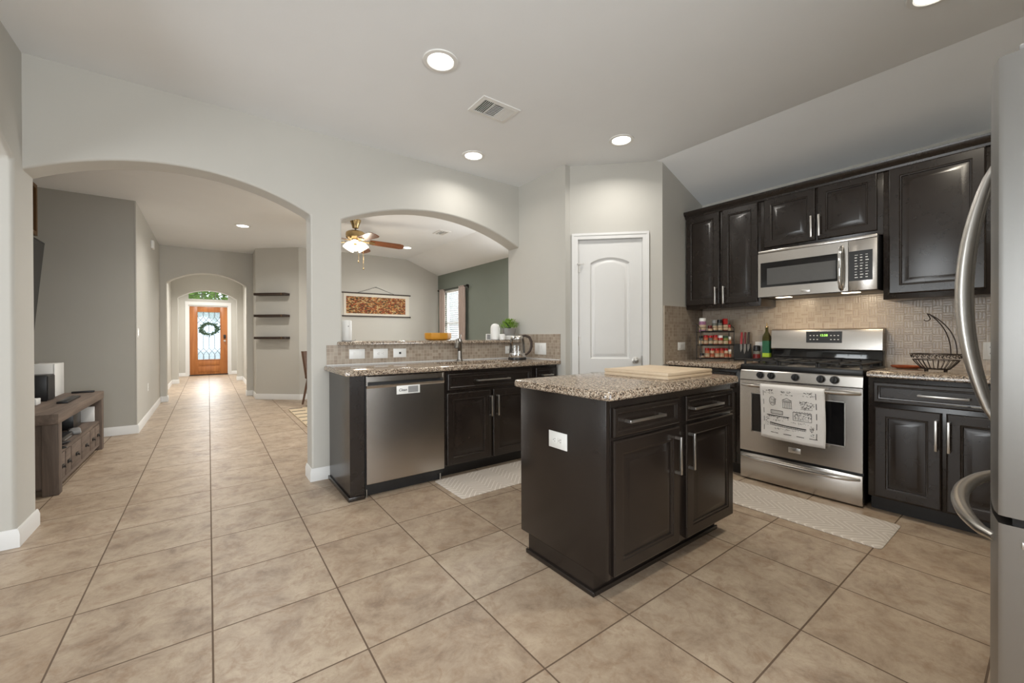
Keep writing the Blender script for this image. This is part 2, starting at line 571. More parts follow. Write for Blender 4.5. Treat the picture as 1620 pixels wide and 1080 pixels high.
def dup(root, loc, rotz, label, group=None):
    r = root.copy()
    COL.objects.link(r)
    r.location = loc
    r.rotation_euler = (0, 0, rotz)
    r['label'] = label
    if group:
        r['group'] = group
    for ch in list(root.children):
        c = ch.copy()
        COL.objects.link(c)
        c.parent = r
        for g in ch.children:
            d = g.copy()
            COL.objects.link(d)
            d.parent = c
    return r

def text_mesh(txt, size, name, m, parent, M, extrude=0.0004):
    cu = bpy.data.curves.new(name, 'FONT')
    cu.body = txt
    cu.size = size
    cu.extrude = extrude
    cu.offset = size * 0.012
    cu.shear = 0.2 if txt.isalpha() else 0.0
    cu.align_x = 'CENTER'
    cu.align_y = 'CENTER'
    tmp = bpy.data.objects.new('text_source', cu)
    COL.objects.link(tmp)
    bpy.context.view_layer.update()
    me = bpy.data.meshes.new_from_object(tmp.evaluated_get(bpy.context.evaluated_depsgraph_get()))
    bpy.data.objects.remove(tmp)
    me.name = name
    me.transform(M)
    me.materials.clear()
    me.materials.append(MAT[m])
    o = bpy.data.objects.new(name, me)
    COL.objects.link(o)
    o.parent = parent
    return o
FRONT = Matrix.Rotation(PI / 2, 4, 'X')      # text lying in xz, facing -y

# ------------------------------------------------------------------ the setting
ZC, XR, XF, ZR = 2.78, 4.10, 3.36, 2.49         # flat ceiling, right wall, fold of the ceiling, height at the right wall
YS, YS2 = 3.57, 3.765                            # wall with the two arches, front and back face
XA = 2.729                                       # pantry side wall
XL = -0.85                                       # left wall face

m = MB(); m.box(-4.1, 4.3, -3.15, 15.6, -0.12, 0.0)
struct(m.build('floor', 'floor', smooth=0), 'beige ceramic tile floor with brown grout')
m = MB()
m.prism([(-4.2, ZC), (XF, ZC), (XR + 0.2, ZR - 0.2 * (ZC - ZR) / (XR - XF)), (XR + 0.2, 3.1), (-4.2, 3.1)], lambda u, v, d: (u, d, v), -3.2, 15.7)
struct(m.build('ceiling', 'ceiling', smooth=0), 'pale ceiling, flat and then sloping down over the wall cabinets')
m = MB(); m.box(-30, 30, 15.9, 45, -0.3, -0.12); m.box(4.4, 40, -20, 15.9, -0.3, -0.12); m.box(-40, -4.2, -20, 15.9, -0.3, -0.12); m.box(-4.2, 4.4, -30, -3.3, -0.3, -0.12); m.box(-4.2, 4.4, 15.6, 15.9, -0.3, -0.02)
struct(m.build('ground', 'ground', smooth=0))

def arch_pts(x0, x1, zs, rise, n=28):
    """points of a shallow arch from x1 down to x0 (right to left)"""
    c = (x1 - x0) / 2
    R = (c * c + rise * rise) / (2 * rise)
    zc = zs + rise - R
    a = math.asin(c / R)
    return [((x0 + x1) / 2 + R * math.sin(a - 2 * a * i / n), zc + R * math.cos(a - 2 * a * i / n)) for i in range(n + 1)]

def bevel_mod(o, w, seg=3, ang=50):
    b = o.modifiers.new('round', 'BEVEL')
    b.width = w
    b.segments = seg
    b.limit_method = 'ANGLE'
    b.angle_limit = math.radians(ang)
    b.harden_normals = True

# wall with the two arches (one polygon: the arches are open below / cut to the sill)
ZT = 2.95
BAR0 = 1.079
poly = [(XA + 0.05, -0.02), (XA + 0.05, BAR0), (0.886, BAR0)]
pa = arch_pts(0.886, XA + 0.001, 2.115, 0.213)
poly += list(reversed(pa))
poly += [(XA + 0.05, 2.115), (XA + 0.05, ZT), (XL - 0.1, ZT), (XL - 0.1, 2.115)]
ba = arch_pts(XL, 0.652, 2.115, 0.192)
poly += list(reversed(ba))
poly += [(0.652, -0.02)]
m = MB()
m.prism(poly, lambda u, v, d: (u, d, v), YS, YS2)
o = m.build('wall_sink', 'wall', smooth=30)
bevel_mod(o, 0.016)
struct(o, 'off-white wall pierced by a tall arch and an arched pass-through')

# left wall with its own arch (springing beside the big arch)
la = arch_pts(0.6, 3.44, 2.13, 0.30)
poly = [(YS2, -0.02), (YS2, 2.0), (YS2, 2.115), (YS2, ZT), (-3.1, ZT), (-3.1, -0.02), (0.6, -0.02)] + list(reversed(la)) + [(3.44, -0.02)]
m = MB()
m.prism(poly, lambda u, v, d: (d, u, v), XL - 0.2, XL)
o = m.build('wall_left', 'wall', smooth=30)
bevel_mod(o, 0.022)
struct(o, 'off-white left wall ending in a rounded pillar between two arches')

# pantry: side wall, diagonal wall with the door, short wall
PD = XA + 2.903                                   # x + y along the diagonal wall
A0 = Vector((XA, 2.903, 0)); A1 = Vector((3.396, PD - 3.396, 0))
YP = A1.y
m = MB(); m.box(XA, XA + 0.11, 2.84, 3.765, -0.02, ZT); m.box(XA + 0.11, XR + 0.05, 3.655, 3.765, -0.02, ZT)
o = m.build('wall_pantry_side', 'wall', smooth=0); struct(o)
dvec = (A1 - A0).normalized(); nvec = Vector((-dvec.y, dvec.x, 0))     # nvec points into the pantry
def dg(s, t, z):
    p = A0 + dvec * s + nvec * t
    return (p.x, p.y, z)
LD = (A1 - A0).length
def s_of(x): return (x - XA) * math.sqrt(2)
D0, D1, DZ = s_of(2.845), s_of(3.268), 2.068      # door opening
m = MB()
m.loft([[dg(0, 0, -0.02), dg(D0, 0, -0.02), dg(D0, 0, DZ), dg(D1, 0, DZ), dg(D1, 0, -0.02), dg(LD, 0, -0.02), dg(LD, 0, ZT), dg(0, 0, ZT)],
        [dg(0, .11, -0.02), dg(D0, .11, -0.02), dg(D0, .11, DZ), dg(D1, .11, DZ), dg(D1, .11, -0.02), dg(LD, .11, -0.02), dg(LD, .11, ZT), dg(0, .11, ZT)]])
struct(m.build('wall_pantry_diagonal', 'wall', smooth=0), 'diagonal pantry wall holding the white door')
m = MB(); m.box(A1.x, XR + 0.1, YP, YP + 0.11, -0.02, ZT)
struct(m.build('wall_pantry_front', 'wall', smooth=0))
m = MB(); m.box(XR, XR + 0.12, -3.1, YP + 0.1, -0.02, ZT)
struct(m.build('wall_right', 'wall', smooth=0), 'off-white right wall behind the dark cabinets')

# living room and hall
WY0, WY1, WZ0, WZ1 = 7.235, 8.03, 0.75, 2.13
m = MB()
for a, b, c, d in ((YP + 0.12, 4.25, -0.02, ZT), (5.25, WY0, -0.02, ZT), (WY1, 8.5, -0.02, ZT), (4.25, 5.25, -0.02, WZ0), (4.25, 5.25, WZ1, ZT), (WY0, WY1, -0.02, WZ0), (WY0, WY1, WZ1, ZT)):
    m.box(XR, XR + 0.12, a, b, c, d)
struct(m.build('wall_living_right', 'green', smooth=0), 'sage green accent wall of the living room')
m = MB(); m.box(1.32, XR + 0.1, 8.33, 8.45, -0.02, ZT)
struct(m.build('wall_living_back', 'wall', smooth=0), 'off-white living room wall behind the hanging painting')
m = MB(); m.loft([[(1.33, 8.33, z), (1.45, 8.36, z), (0.82, 9.0, z), (0.70, 8.92, z)] for z in (-0.02, ZT)])
struct(m.build('wall_shelf', 'wall', smooth=0), 'narrow diagonal wall carrying three dark shelves')
m = MB(); m.box(0.70, 0.82, 8.92, 9.75, -0.02, ZT)
struct(m.build('wall_hall_right', 'wall', smooth=0))
m = MB(); m.box(-1.65, -0.70, 6.65, 6.77, -0.02, ZT)
struct(m.build('wall_living_front', 'greige', smooth=0), 'greige accent wall behind the media console')
m = MB(); m.box(-1.68, -1.56, 3.7, 6.77, -0.02, ZT)
struct(m.build('wall_television', 'greige', smooth=0))
m = MB(); m.box(-0.702, -0.69, 6.65, 6.77, -0.02, ZT); m.box(-0.82, -0.69, 6.77, 9.75, -0.02, ZT)
struct(m.build('wall_hall_left', 'wall', smooth=0), 'bright left wall of the hallway')
def arch_wall(name, y0, y1, hw, zs, rise, x0, x1):
    poly = [(x1, -0.02), (x1, ZT), (x0, ZT), (x0, -0.02), (-hw, -0.02)] + list(reversed(arch_pts(-hw, hw, zs, rise))) + [(hw, -0.02)]
    mm = MB()
    mm.prism(poly, lambda u, v, d: (u, d, v), y0, y1)
    o = mm.build(name, 'wall', smooth=30)
    bevel_mod(o, 0.012)
    return struct(o, 'off-white hallway wall with an arched opening')
arch_wall('wall_hall_arch_near', 9.55, 9.75, 0.598, 2.125, 0.21, -0.82, 0.82)
arch_wall('wall_hall_arch_far', 13.1, 13.3, 0.605, 2.125, 0.21, -0.85, 0.85)
for nm, a, b in (('wall_foyer_left', -0.85, -0.73), ('wall_foyer_right', 0.73, 0.85)):
    m = MB(); m.box(a, b, 9.75, 15.45, -0.02, ZT)
    struct(m.build(nm, 'wall', smooth=0))
FY = 15.4
m = MB()
m.box(-0.9, -0.47, FY, FY + 0.14, -0.02, ZT); m.box(0.485, 0.9, FY, FY + 0.14, -0.02, ZT)
m.box(-0.47, 0.485, FY, FY + 0.14, 2.075, 2.265)
tra = arch_pts(-0.47, 0.485, 2.46, 0.085, 16)
m.prism([(0.485, ZT), (-0.47, ZT)] + list(reversed(tra)), lambda u, v, d: (u, d, v), FY, FY + 0.14)
struct(m.build('wall_front', 'wall', smooth=0), 'white wall around the front door')
m = MB(); m.box(-1.68, -0.82, 9.75, 9.85, -0.02, ZT)
struct(m.build('wall_hall_side', 'wall', smooth=0))

# rooms out of the frame: breakfast side, left room, wall behind the fridge
m = MB()
for a, b, c, d in ((-4.1, -1.1, -0.02, ZT), (1.9, 4.2, -0.02, ZT), (-1.1, 1.9, -0.02, 0.5), (-1.1, 1.9, 2.2, ZT)):
    m.box(a, b, -3.12, -3.0, c, d)
struct(m.build('wall_back', 'wall', smooth=0))
m = MB()
for a, b, c, d in ((-3.1, -0.1, -0.02, ZT), (2.5, 3.77, -0.02, ZT), (-0.1, 2.5, -0.02, 0.55), (-0.1, 2.5, 2.25, ZT)):
    m.box(-4.12, -4.0, a, b, c, d)
struct(m.build('wall_breakfast_left', 'wall', smooth=0))
m = MB(); m.box(-4.1, XL - 0.2, YS, YS2, -0.02, ZT)
struct(m.build('wall_breakfast_front', 'wall', smooth=0))
m = MB(); m.box(1.46, XR + 0.1, -0.93, -0.81, -0.02, ZT)
struct(m.build('wall_fridge', 'wall', smooth=0))

def window(name, axis, p, a0, a1, z0, z1, sashes=1, mat='trim'):
    """white window frame with mullions and one pane of glass, set in the wall thickness"""
    e = bpy.data.objects.new(name, None); COL.objects.link(e); struct(e, 'white framed window')
    f = (lambda u, d, z: (d, u, z)) if axis == 'x' else (lambda u, d, z: (u, d, z))
    mm = MB()
    def bar(u0, u1, v0, v1):
        mm.prism([(u0, v0), (u1, v0), (u1, v1), (u0, v1)], lambda u, v, d: f(u, d, v), p, p + 0.05)
    w = 0.04
    bar(a0, a1, z0, z0 + w); bar(a0, a1, z1 - w, z1); bar(a0, a0 + w, z0 + w, z1 - w); bar(a1 - w, a1, z0 + w, z1 - w)
    bar(a0 + w, a1 - w, (z0 + z1) / 2 - 0.02, (z0 + z1) / 2 + 0.02)
    for i in range(1, sashes):
        c = a0 + (a1 - a0) * i / sashes
        bar(c - 0.03, c + 0.03, z0 + w, z1 - w)
    mm.build('window_frame', mat, e, smooth=0)
    mm = MB()
    mm.prism([(a0 + w, z0 + w), (a1 - w, z0 + w), (a1 - w, z1 - w), (a0 + w, z1 - w)], lambda u, v, d: f(u, d, v), p + 0.02, p + 0.026)
    mm.build('pane', 'glass', e, smooth=0)
    return e
window('window_1', 'x', XR + 0.05, WY0, WY1, WZ0, WZ1)
window('window_2', 'x', XR + 0.05, 4.25, 5.25, WZ0, WZ1)  # unseen window, added as the opening for the living room fill light
window('window_3', 'y', -3.09, -1.1, 1.9, 0.5, 2.2, 3)
window('window_4', 'x', -4.09, -0.1, 2.5, 0.55, 2.25, 3)

# transom over the front door
e = bpy.data.objects.new('window_5', None); COL.objects.link(e); struct(e, 'leaded arched transom window above the front door')
m = MB(); m.prism([(-0.47, 2.265), (0.485, 2.265)] + tra, lambda u, v, d: (u, d, v), FY + 0.06, FY + 0.066)
m.build('pane', 'glass', e, smooth=0)
m = MB()
for x in (-0.16, 0.175):
    m.box(x - 0.008, x + 0.008, FY + 0.05, FY + 0.075, 2.265, 2.54)
m.tube([(x, FY + 0.06, z - 0.1) for x, z in tra], 0.006, 6)
m.build('leading', 'steel_dark', e, smooth=0)
m = MB()
m.box(-0.47, 0.485, FY + 0.02, FY + 0.1, 2.265, 2.28)
m.build('window_frame', 'trim', e, smooth=0)

# baseboards
def baseboard(name, pts, h=0.1, t=0.014):
    """runs along pts (2-D); the board stands to the left of the direction of travel"""
    mm = MB()
    n = len(pts)
    P = [Vector((p[0], p[1])) for p in pts]
    offs = []
    for i in range(n):
        ds = []
        if i > 0: ds.append((P[i] - P[i - 1]).normalized())
        if i < n - 1: ds.append((P[i + 1] - P[i]).normalized())
        ns = [Vector((-d.y, d.x)) for d in ds]
        b = sum(ns, Vector((0, 0)))
        b = b / max(1e-6, b.dot(ns[0]))
        offs.append(b)
    prof = [(0, 0), (t, 0), (t, h * 0.72), (t * 0.75, h * 0.80), (t * 0.7, h * 0.88), (t * 0.25, h), (0, h)]
    loops = [[(p.x + o.x * a, p.y + o.y * a, z) for a, z in prof] for p, o in zip(P, offs)]
    mm.loft(loops)
    return struct(mm.build(name, 'trim', smooth=25))
baseboard('baseboard_left', [(XL, YS2), (XL, 3.44), (XL - 0.2, 3.44)])
baseboard('baseboard_sink', [(0.785, YS), (0.652, YS), (0.652, YS2)])
baseboard('baseboard_living_front', [(-1.56, 6.65), (-0.69, 6.65), (-0.69, 9.55)][::-1])
baseboard('baseboard_hall', [(-0.69, 9.55), (-0.598, 9.55), (-0.598, 9.75)][::-1])
baseboard('baseboard_hall_right', [(0.598, 9.75), (0.598, 9.55), (0.70, 9.55), (0.70, 8.92), (1.33, 8.33), (XR, 8.33)][::-1])
baseboard('baseboard_foyer_left', [(-0.73, 9.75), (-0.73, 13.1), (-0.605, 13.1), (-0.605, 13.3)][::-1])
baseboard('baseboard_foyer_right', [(0.605, 13.3), (0.605, 13.1), (0.73, 13.1), (0.73, 9.75)][::-1])
baseboard('baseboard_front_left', [(-0.73, 13.3), (-0.73, FY), (-0.545, FY)][::-1])
baseboard('baseboard_front_right', [(0.56, FY), (0.73, FY), (0.73, 13.3)][::-1])
baseboard('baseboard_pantry', [dg(s_of(2.845) - 0.09, 0, 0)[:2], dg(0, 0, 0)[:2]])

# front door: casing, oak leaf with leaded glass
m = MB()
m.box(-0.55, -0.47, FY - 0.015, FY, 0, 2.16); m.box(0.485, 0.565, FY - 0.015, FY, 0, 2.16); m.box(-0.55, 0.565, FY - 0.02, FY, 2.10, 2.20)
struct(m.build('trim_1', 'trim', smooth=0), 'white casing around the front door')
e = thing('door_2', 'honey-coloured wooden front door with leaded glass at the end of the hallway', 'door', (0, FY + 0.03, 0)); struct(e)
GX0, GX1, GZ0, GZ1 = -0.262, 0.286, 0.475, 1.90
m = MB()
m.box(-0.45, GX0, 0, 0.045, 0.03, 2.06, 0.003); m.box(GX1, 0.466, 0, 0.045, 0.03, 2.06, 0.003)
m.box(GX0, GX1, 0, 0.045, GZ1, 2.06, 0.003); m.box(GX0, GX1, 0, 0.045, 0.03, GZ0, 0.003)
m.box(GX0 + 0.02, GX1 - 0.02, -0.012, 0.002, 0.30, 0.42, 0.008); m.box(GX0 + 0.02, GX1 - 0.02, -0.012, 0.002, 0.10, 0.26, 0.008)
m.build('door_leaf', 'oak_door', e, smooth=25)
m = MB(); m.box(-0.4705, -0.4505, -0.02, 0.1, 0.0, 2.08); m.box(0.4665, 0.4855, -0.02, 0.1, 0.0, 2.08); m.box(-0.4505, 0.4665, -0.02, 0.1, 2.062, 2.08)
m.build('door_frame', 'trim', e, smooth=0)
m = MB(); m.box(GX0, GX1, 0.02, 0.026, GZ0, GZ1)
m.build('door_glass', 'door_glass', e, smooth=0)
m = MB()
w = (GX1 - GX0)
for i in range(1, 4):
    x = GX0 + w * i / 4
    m.tube([(x, 0.014, GZ0 + 0.33), (x, 0.014, GZ1 - 0.33)], 0.006, 5)
for top in (0, 1):
    for i in range(4):
        for sgn in (-1, 1):
            pts = []
            for k in range(15):
                t = k / 14
                x = GX0 + w * (i + (0 if sgn > 0 else 1)) / 4 + sgn * w / 4 * (1.0 * math.sin(t * PI * 0.62) * 1.08)
                z = (GZ1 - 0.33 + 0.33 * t) if top else (GZ0 + 0.33 - 0.33 * t)
                pts.append((min(max(x, GX0), GX1), 0.014, z))
            m.tube(pts, 0.0055, 5)
m.build('leading', 'steel_dark', e, smooth=0)
m = MB(); m.box(GX0 - 0.02, GX0, -0.008, 0.02, GZ0 - 0.02, GZ1 + 0.02); m.box(GX1, GX1 + 0.02, -0.008, 0.02, GZ0 - 0.02, GZ1 + 0.02); m.box(GX0, GX1, -0.008, 0.02, GZ1, GZ1 + 0.02); m.box(GX0, GX1, -0.008, 0.02, GZ0 - 0.02, GZ0)
m.build('glazing_bead', 'oak_door', e, smooth=0)
m = MB(); m.box(0.365, 0.425, -0.03, 0, 1.10, 1.22, 0.006)
m.build('keypad_lock', 'black', e)
m = MB(); m.lathe([(0.012, 0), (0.012, 0.03), (0.026, 0.04), (0.03, 0.055), (0.02, 0.07), (0.0, 0.072)], (0.395, 0, 1.03), 14, Matrix.Rotation(PI / 2, 4, 'X'), cap=False)
m.build('door_knob', 'nickel', e)
m = MB(); m.box(-0.47, 0.485, -0.02, 0.1, 0.0, 0.03, 0.004)
m.build('threshold', 'shelf_wood', e)

# pantry door (raised two-panel door with an arched top panel)
TH = math.atan2(dvec.y, dvec.x)
def loops_panel(x0, x1, z0, z1, arch, steps, n=12):
    """nested outlines: list of (inset, y) -> loops of equal point count, top edge bulging by arch"""
    out = []
    for ins, y in steps:
        a, b, c, d = x0 + ins, x1 - ins, z0 + ins, z1 - ins
        lp = [(a, y, c), (b, y, c)]
        for i in range(n + 1):
            t = i / n
            x = b + (a - b) * t
            lp.append((x, y, d + arch * (4 * t * (1 - t)) ** 0.9))
        out.append(lp)
    return out
e = bpy.data.objects.new('door_1', None); COL.objects.link(e)
e.location = dg(D0, 0, 0); e.rotation_euler = (0, 0, TH)
struct(e, 'white two-panel pantry door with an arched top panel'); e['category'] = 'door'
DW = D1 - D0
m = MB()
x0, x1 = 0.004, DW - 0.004
def ringface(mm, outer, inner):
    mm.loft([outer, inner], False, False)
PZ = [(0.22, 0.80, 0.0), (0.93, 1.845, 0.05)]
px0, px1 = 0.115, DW - 0.115
m.box(x0, x1, 0.03, 0.045, 0.012, DZ - 0.004)
m.box(x0, px0, 0.012, 0.031, 0.012, DZ - 0.004); m.box(px1, x1, 0.012, 0.031, 0.012, DZ - 0.004)
m.box(px0, px1, 0.012, 0.031, 0.012, PZ[0][0]); m.box(px0, px1, 0.012, 0.031, PZ[0][1], PZ[1][0])
# top rail with the arched underside
lp = loops_panel(px0, px1, PZ[1][0], PZ[1][1], PZ[1][2], [(0, 0)])[0][2:]
m.prism([(px1, DZ - 0.004), (px0, DZ - 0.004)] + [(p[0], p[2]) for p in reversed(lp)], lambda u, v, d: (u, d, v), 0.012, 0.031)
for z0, z1, a in PZ:
    m.loft(loops_panel(px0, px1, z0, z1, a, [(0.0, 0.012), (0.012, 0.026), (0.022, 0.028), (0.045, 0.017), (0.05, 0.0165)]), False, True)
m.build('door_leaf', 'door_white', e, smooth=25)
m = MB()
RX = Matrix.Rotation(PI / 2, 4, 'X')
m.lathe([(0.033, 0), (0.033, 0.006), (0.012, 0.012), (0.012, 0.03), (0.026, 0.042), (0.029, 0.055), (0.022, 0.066), (0.0, 0.069)], (DW - 0.065, 0.012, 0.915), 20, RX, cap=False)
m.build('door_knob', 'nickel', e)
for z in (0.25, 1.10, 1.80):
    m = MB(); m.lathe([(0.006, 0), (0.006, 0.09)], (0.0, 0.005, z - 0.045), 8); m.box(0.0, 0.022, 0.008, 0.0135, z - 0.04, z + 0.04)
    m.build('hinge', 'nickel', e)
m = MB(); m.lathe([(0.005, 0), (0.005, 0.05)], (-0.004, 0.0, 1.835), 8, RX); m.box(-0.008, 0.05, -0.012, -0.004, 1.83, 1.84); m.lathe([(0.008, 0), (0.008, 0.02)], (0.05, 0, 1.835), 8, RX)
m.build('door_stop', 'nickel', e)
m = MB(); m.box(DW - 0.012, DW - 0.001, 0.0, 0.013, 0.87, 0.96); m.build('strike_plate', 'nickel', e)
# casing with a stepped profile
m = MB()
cw = 0.058
for a, b, t in ((0.0, cw, 0.010), (0.004, cw - 0.004, 0.014), (cw - 0.022, cw, 0.019), (0.0, 0.012, 0.013)):
    o1 = D0 - b; i1 = D0 - a; o2 = D1 + b; i2 = D1 + a
    m.loft([[dg(s, -tt, z) for s, z in ((o1, 0), (o1, DZ + b), (o2, DZ + b), (o2, 0), (i2, 0), (i2, DZ + a), (i1, DZ + a), (i1, 0))] for tt in (0.0, t)])
struct(m.build('trim_2', 'trim', smooth=0), 'white moulded casing around the pantry door')
m = MB(); m.loft([[dg(s, tt, z) for s, z in ((D0, 0), (D0, DZ), (D1, DZ), (D1, 0), (D1 - 0.003, 0), (D1 - 0.003, DZ - 0.003), (D0 + 0.003, DZ - 0.003), (D0 + 0.003, 0))] for tt in (0.0, 0.11)])
struct(m.build('trim_3', 'trim', smooth=0))
m = MB(); m.loft([[dg(D0, .10, 0), dg(D1, .10, 0), dg(D1, .10, DZ), dg(D0, .10, DZ)], [dg(D0, .108, 0), dg(D1, .108, 0), dg(D1, .108, DZ), dg(D0, .108, DZ)]])
struct(m.build('wall_pantry_inside', 'wall', smooth=0))

# tiled splashbacks
def tiles(name, mat, x0, x1, y0, y1, z0, z1, label):
    mm = MB(); mm.box(x0, x1, y0, y1, z0, z1)
    return struct(mm.build(name, mat, smooth=0), label)
tiles('wall_backsplash_sink', 'mosaic_xz', 0.764, XA, YS - 0.008, YS, 0.88, BAR0, 'brown mosaic tile splashback behind the sink')
tiles('wall_backsplash_pantry', 'mosaic_yz', XA - 0.008, XA, 2.912, YS, 0.88, 1.168, 'brown mosaic tile splashback beside the kettle')
tiles('wall_backsplash_corner', 'mosaic_xz', 3.415, XR, YP - 0.008, YP, 0.88, 1.43, 'brown mosaic tile splashback beside the spice rack')
tiles('wall_backsplash_range', 'mosaic_basket', XR - 0.008, XR, -0.80, YP - 0.008, 0.88, 1.46, 'basketweave mosaic tile splashback behind the range')
m = MB(); m.box(0.764, XA - 0.009, YS - 0.0125, YS - 0.008, 0.9142, 0.9215); m.box(XA - 0.0125, XA - 0.008, 2.912, YS - 0.008, 0.9142, 0.9215)
struct(m.build('trim_4', 'trim', smooth=0), 'thin white sealant line along the foot of the sink splashback')

# ------------------------------------------------------------------ cabinets
def rect_loop(x0, x1, z0, z1, ins, y):
    return [(x0 + ins, y, z0 + ins), (x1 - ins, y, z0 + ins), (x1 - ins, y, z1 - ins), (x0 + ins, y, z1 - ins)]

def panel_front(x0, x1, z0, z1, y, rail, raised=True):
    """front face of a cabinet door / drawer; y is the cabinet face, the front stands 20 mm out"""
    mm = MB()
    st = [(0, 0.0), (0, -0.014), (0.003, -0.018), (0.008, -0.020)]
    if rail:
        st += [(rail, -0.020), (rail + 0.005, -0.0165), (rail + 0.011, -0.0155), (rail + 0.014, -0.009)]
        if raised:
            st += [(rail + 0.020, -0.009), (rail + 0.046, -0.0175), (rail + 0.049, -0.0180)]
    mm.loft([rect_loop(x0, x1, z0, z1, i, y + d) for i, d in st])
    return mm

def pull(x, z, length, y, vertical, parent, name='handle'):
    """square bar pull on two posts; (x, z) is its centre"""
    mm = MB()
    h = length / 2
    t = 0.006
    if vertical:
        mm.box(x - t, x + t, y - 0.036, y - 0.027, z - h, z + h, 0.0012)
        for s in (-1, 1):
            mm.box(x - t, x + t, y - 0.030, y, z + s * (h - 0.007) - t, z + s * (h - 0.007) + t)
    else:
        mm.box(x - h, x + h, y - 0.036, y - 0.027, z - t, z + t, 0.0012)
        for s in (-1, 1):
            mm.box(x + s * (h - 0.007) - t, x + s * (h - 0.007) + t, y - 0.030, y, z - t, z + t)
    return mm.build(name, 'nickel', parent)

def door(parent, x0, x1, z0, z1, hx=None, hz=None, hl=0.19, rail=0.055):
    d = panel_front(x0, x1, z0, z1, 0, rail).build('door', 'espresso', parent, smooth=20)
    if hx is not None:
        pull(hx, hz, hl, -0.0199, True, d)
    return d
def drawer(parent, x0, x1, z0, z1, hx=None, hl=0.2, rail=0.022, name='drawer'):
    d = panel_front(x0, x1, z0, z1, 0, rail, False).build(name, 'espresso', parent, smooth=20)
    if hx is not None:
        pull(hx, (z0 + z1) / 2, hl, -0.0095 if rail else -0.02, False, d)
    return d

# island: local frame with front face at y = 0, left side at x = 0
IX, IY = 1.357, 1.167
isl = thing('kitchen_island', 'dark espresso kitchen island cabinet with two doors and a white outlet on its side', 'kitchen island', (IX, IY, 0))
IW, ID = 1.093, 0.595
m = MB(); m.box(0, IW, 0, ID, 0.1, 0.876, 0.002)
m.build('body', 'espresso', isl)
m = MB(); m.box(0, IW - 0.04, 0.074, ID - 0.066, 0, 0.1)
m.build('plinth', 'espresso', isl)
m = MB()
for a, b, c, d in ((-0.012, 0.0, 0.062, ID - 0.054), (0.0, IW - 0.028, 0.062, 0.074)):
    m.box(a, b, c, d, 0, 0.022, 0.004)
m.build('shoe_moulding', 'espresso', isl)
m = MB(); m.box(-0.004, 0.022, -0.004, 0.0, 0.1, 0.876, 0.001)
m.build('corner_strip', 'espresso', isl)
drawer(isl, 0.032, 0.533, 0.710, 0.838, 0.245, 0.27)
drawer(isl, 0.597, 1.088, 0.710, 0.838, 0.785, 0.30)
door(isl, 0.032, 0.533, 0.110, 0.695, 0.492, 0.56, 0.185)
door(isl, 0.597, 1.088, 0.110, 0.695, 0.592 + 0.022, 0.56, 0.185)
def outlet_plate(parent, name, u0, u1, z0, z1, f, kind):
    """wall plate: f(u, v, out) -> 3-D; kind 'duplex', 'switch', 'jack', 'blank'"""
    mm = MB()
    du, dz = 0.003, 0.003
    mm.loft([[f(a, b, 0) for a, b in ((u0, z0), (u1, z0), (u1, z1), (u0, z1))],
             [f(a, b, 0.003) for a, b in ((u0, z0), (u1, z0), (u1, z1), (u0, z1))],
             [f(a, b, 0.005) for a, b in ((u0 + du, z0 + dz), (u1 - du, z0 + dz), (u1 - du, z1 - dz), (u0 + du, z1 - dz))]])
    pl = mm.build(name, 'white_plastic', parent)
    cu, cz = (u0 + u1) / 2, (z0 + z1) / 2
    L = 1 if (u1 - u0) > (z1 - z0) else 0
    mm = MB()
    def slab(a, b, hu, hz, o0, o1):
        mm.prism([(a - hu, b - hz), (a + hu, b - hz), (a + hu, b + hz), (a - hu, b + hz)], lambda u, v, d: f(u, v, d), o0, o1)
    if kind == 'duplex':
        for s in (-1, 1):
            a, b = (cu + s * 0.02, cz) if L else (cu, cz + s * 0.02)
            slab(a, b, 0.014, 0.014, 0.0045, 0.0065)
        mm.build('socket', 'white_plastic', pl)
        mm = MB()
        for s in (-1, 1):
            a, b = (cu + s * 0.02, cz) if L else (cu, cz + s * 0.02)
            for q in (-1, 1):
                if L:
                    slab(a + 0.003, b + q * 0.006, 0.004, 0.001, 0.0064, 0.0068)
                else:
                    slab(a + q * 0.006, b + 0.003, 0.001, 0.004, 0.0064, 0.0068)
            slab(a - (0.007 if L else 0), b - (0 if L else 0.007), 0.002, 0.002, 0.0064, 0.0068)
        mm.build('slot', 'dark_slot', pl)
    elif kind == 'switch':
        n = 2 if (u1 - u0) > 0.09 and not L or (u1 - u0) > 0.15 else 1
        for i in range(n):
            c = cu + (i - (n - 1) / 2) * 0.046
            if L and n == 1:
                slab(c, cz, 0.033, 0.016, 0.0045, 0.0075)
            else:
                slab(c, cz, 0.016, 0.033, 0.0045, 0.0075)
        mm.build('switch_rocker', 'white_ceramic', pl)
    elif kind == 'jack':
        slab(cu, cz, 0.009, 0.009, 0.0045, 0.010)
        mm.build('jack', 'dark_slot', pl)
    return pl
outlet_plate(isl, 'outlet_plate', -(1.53 - IY), -(1.403 - IY), 0.603, 0.683, lambda u, v, o: (-o, -u, v), 'duplex').name = 'outlet_plate'

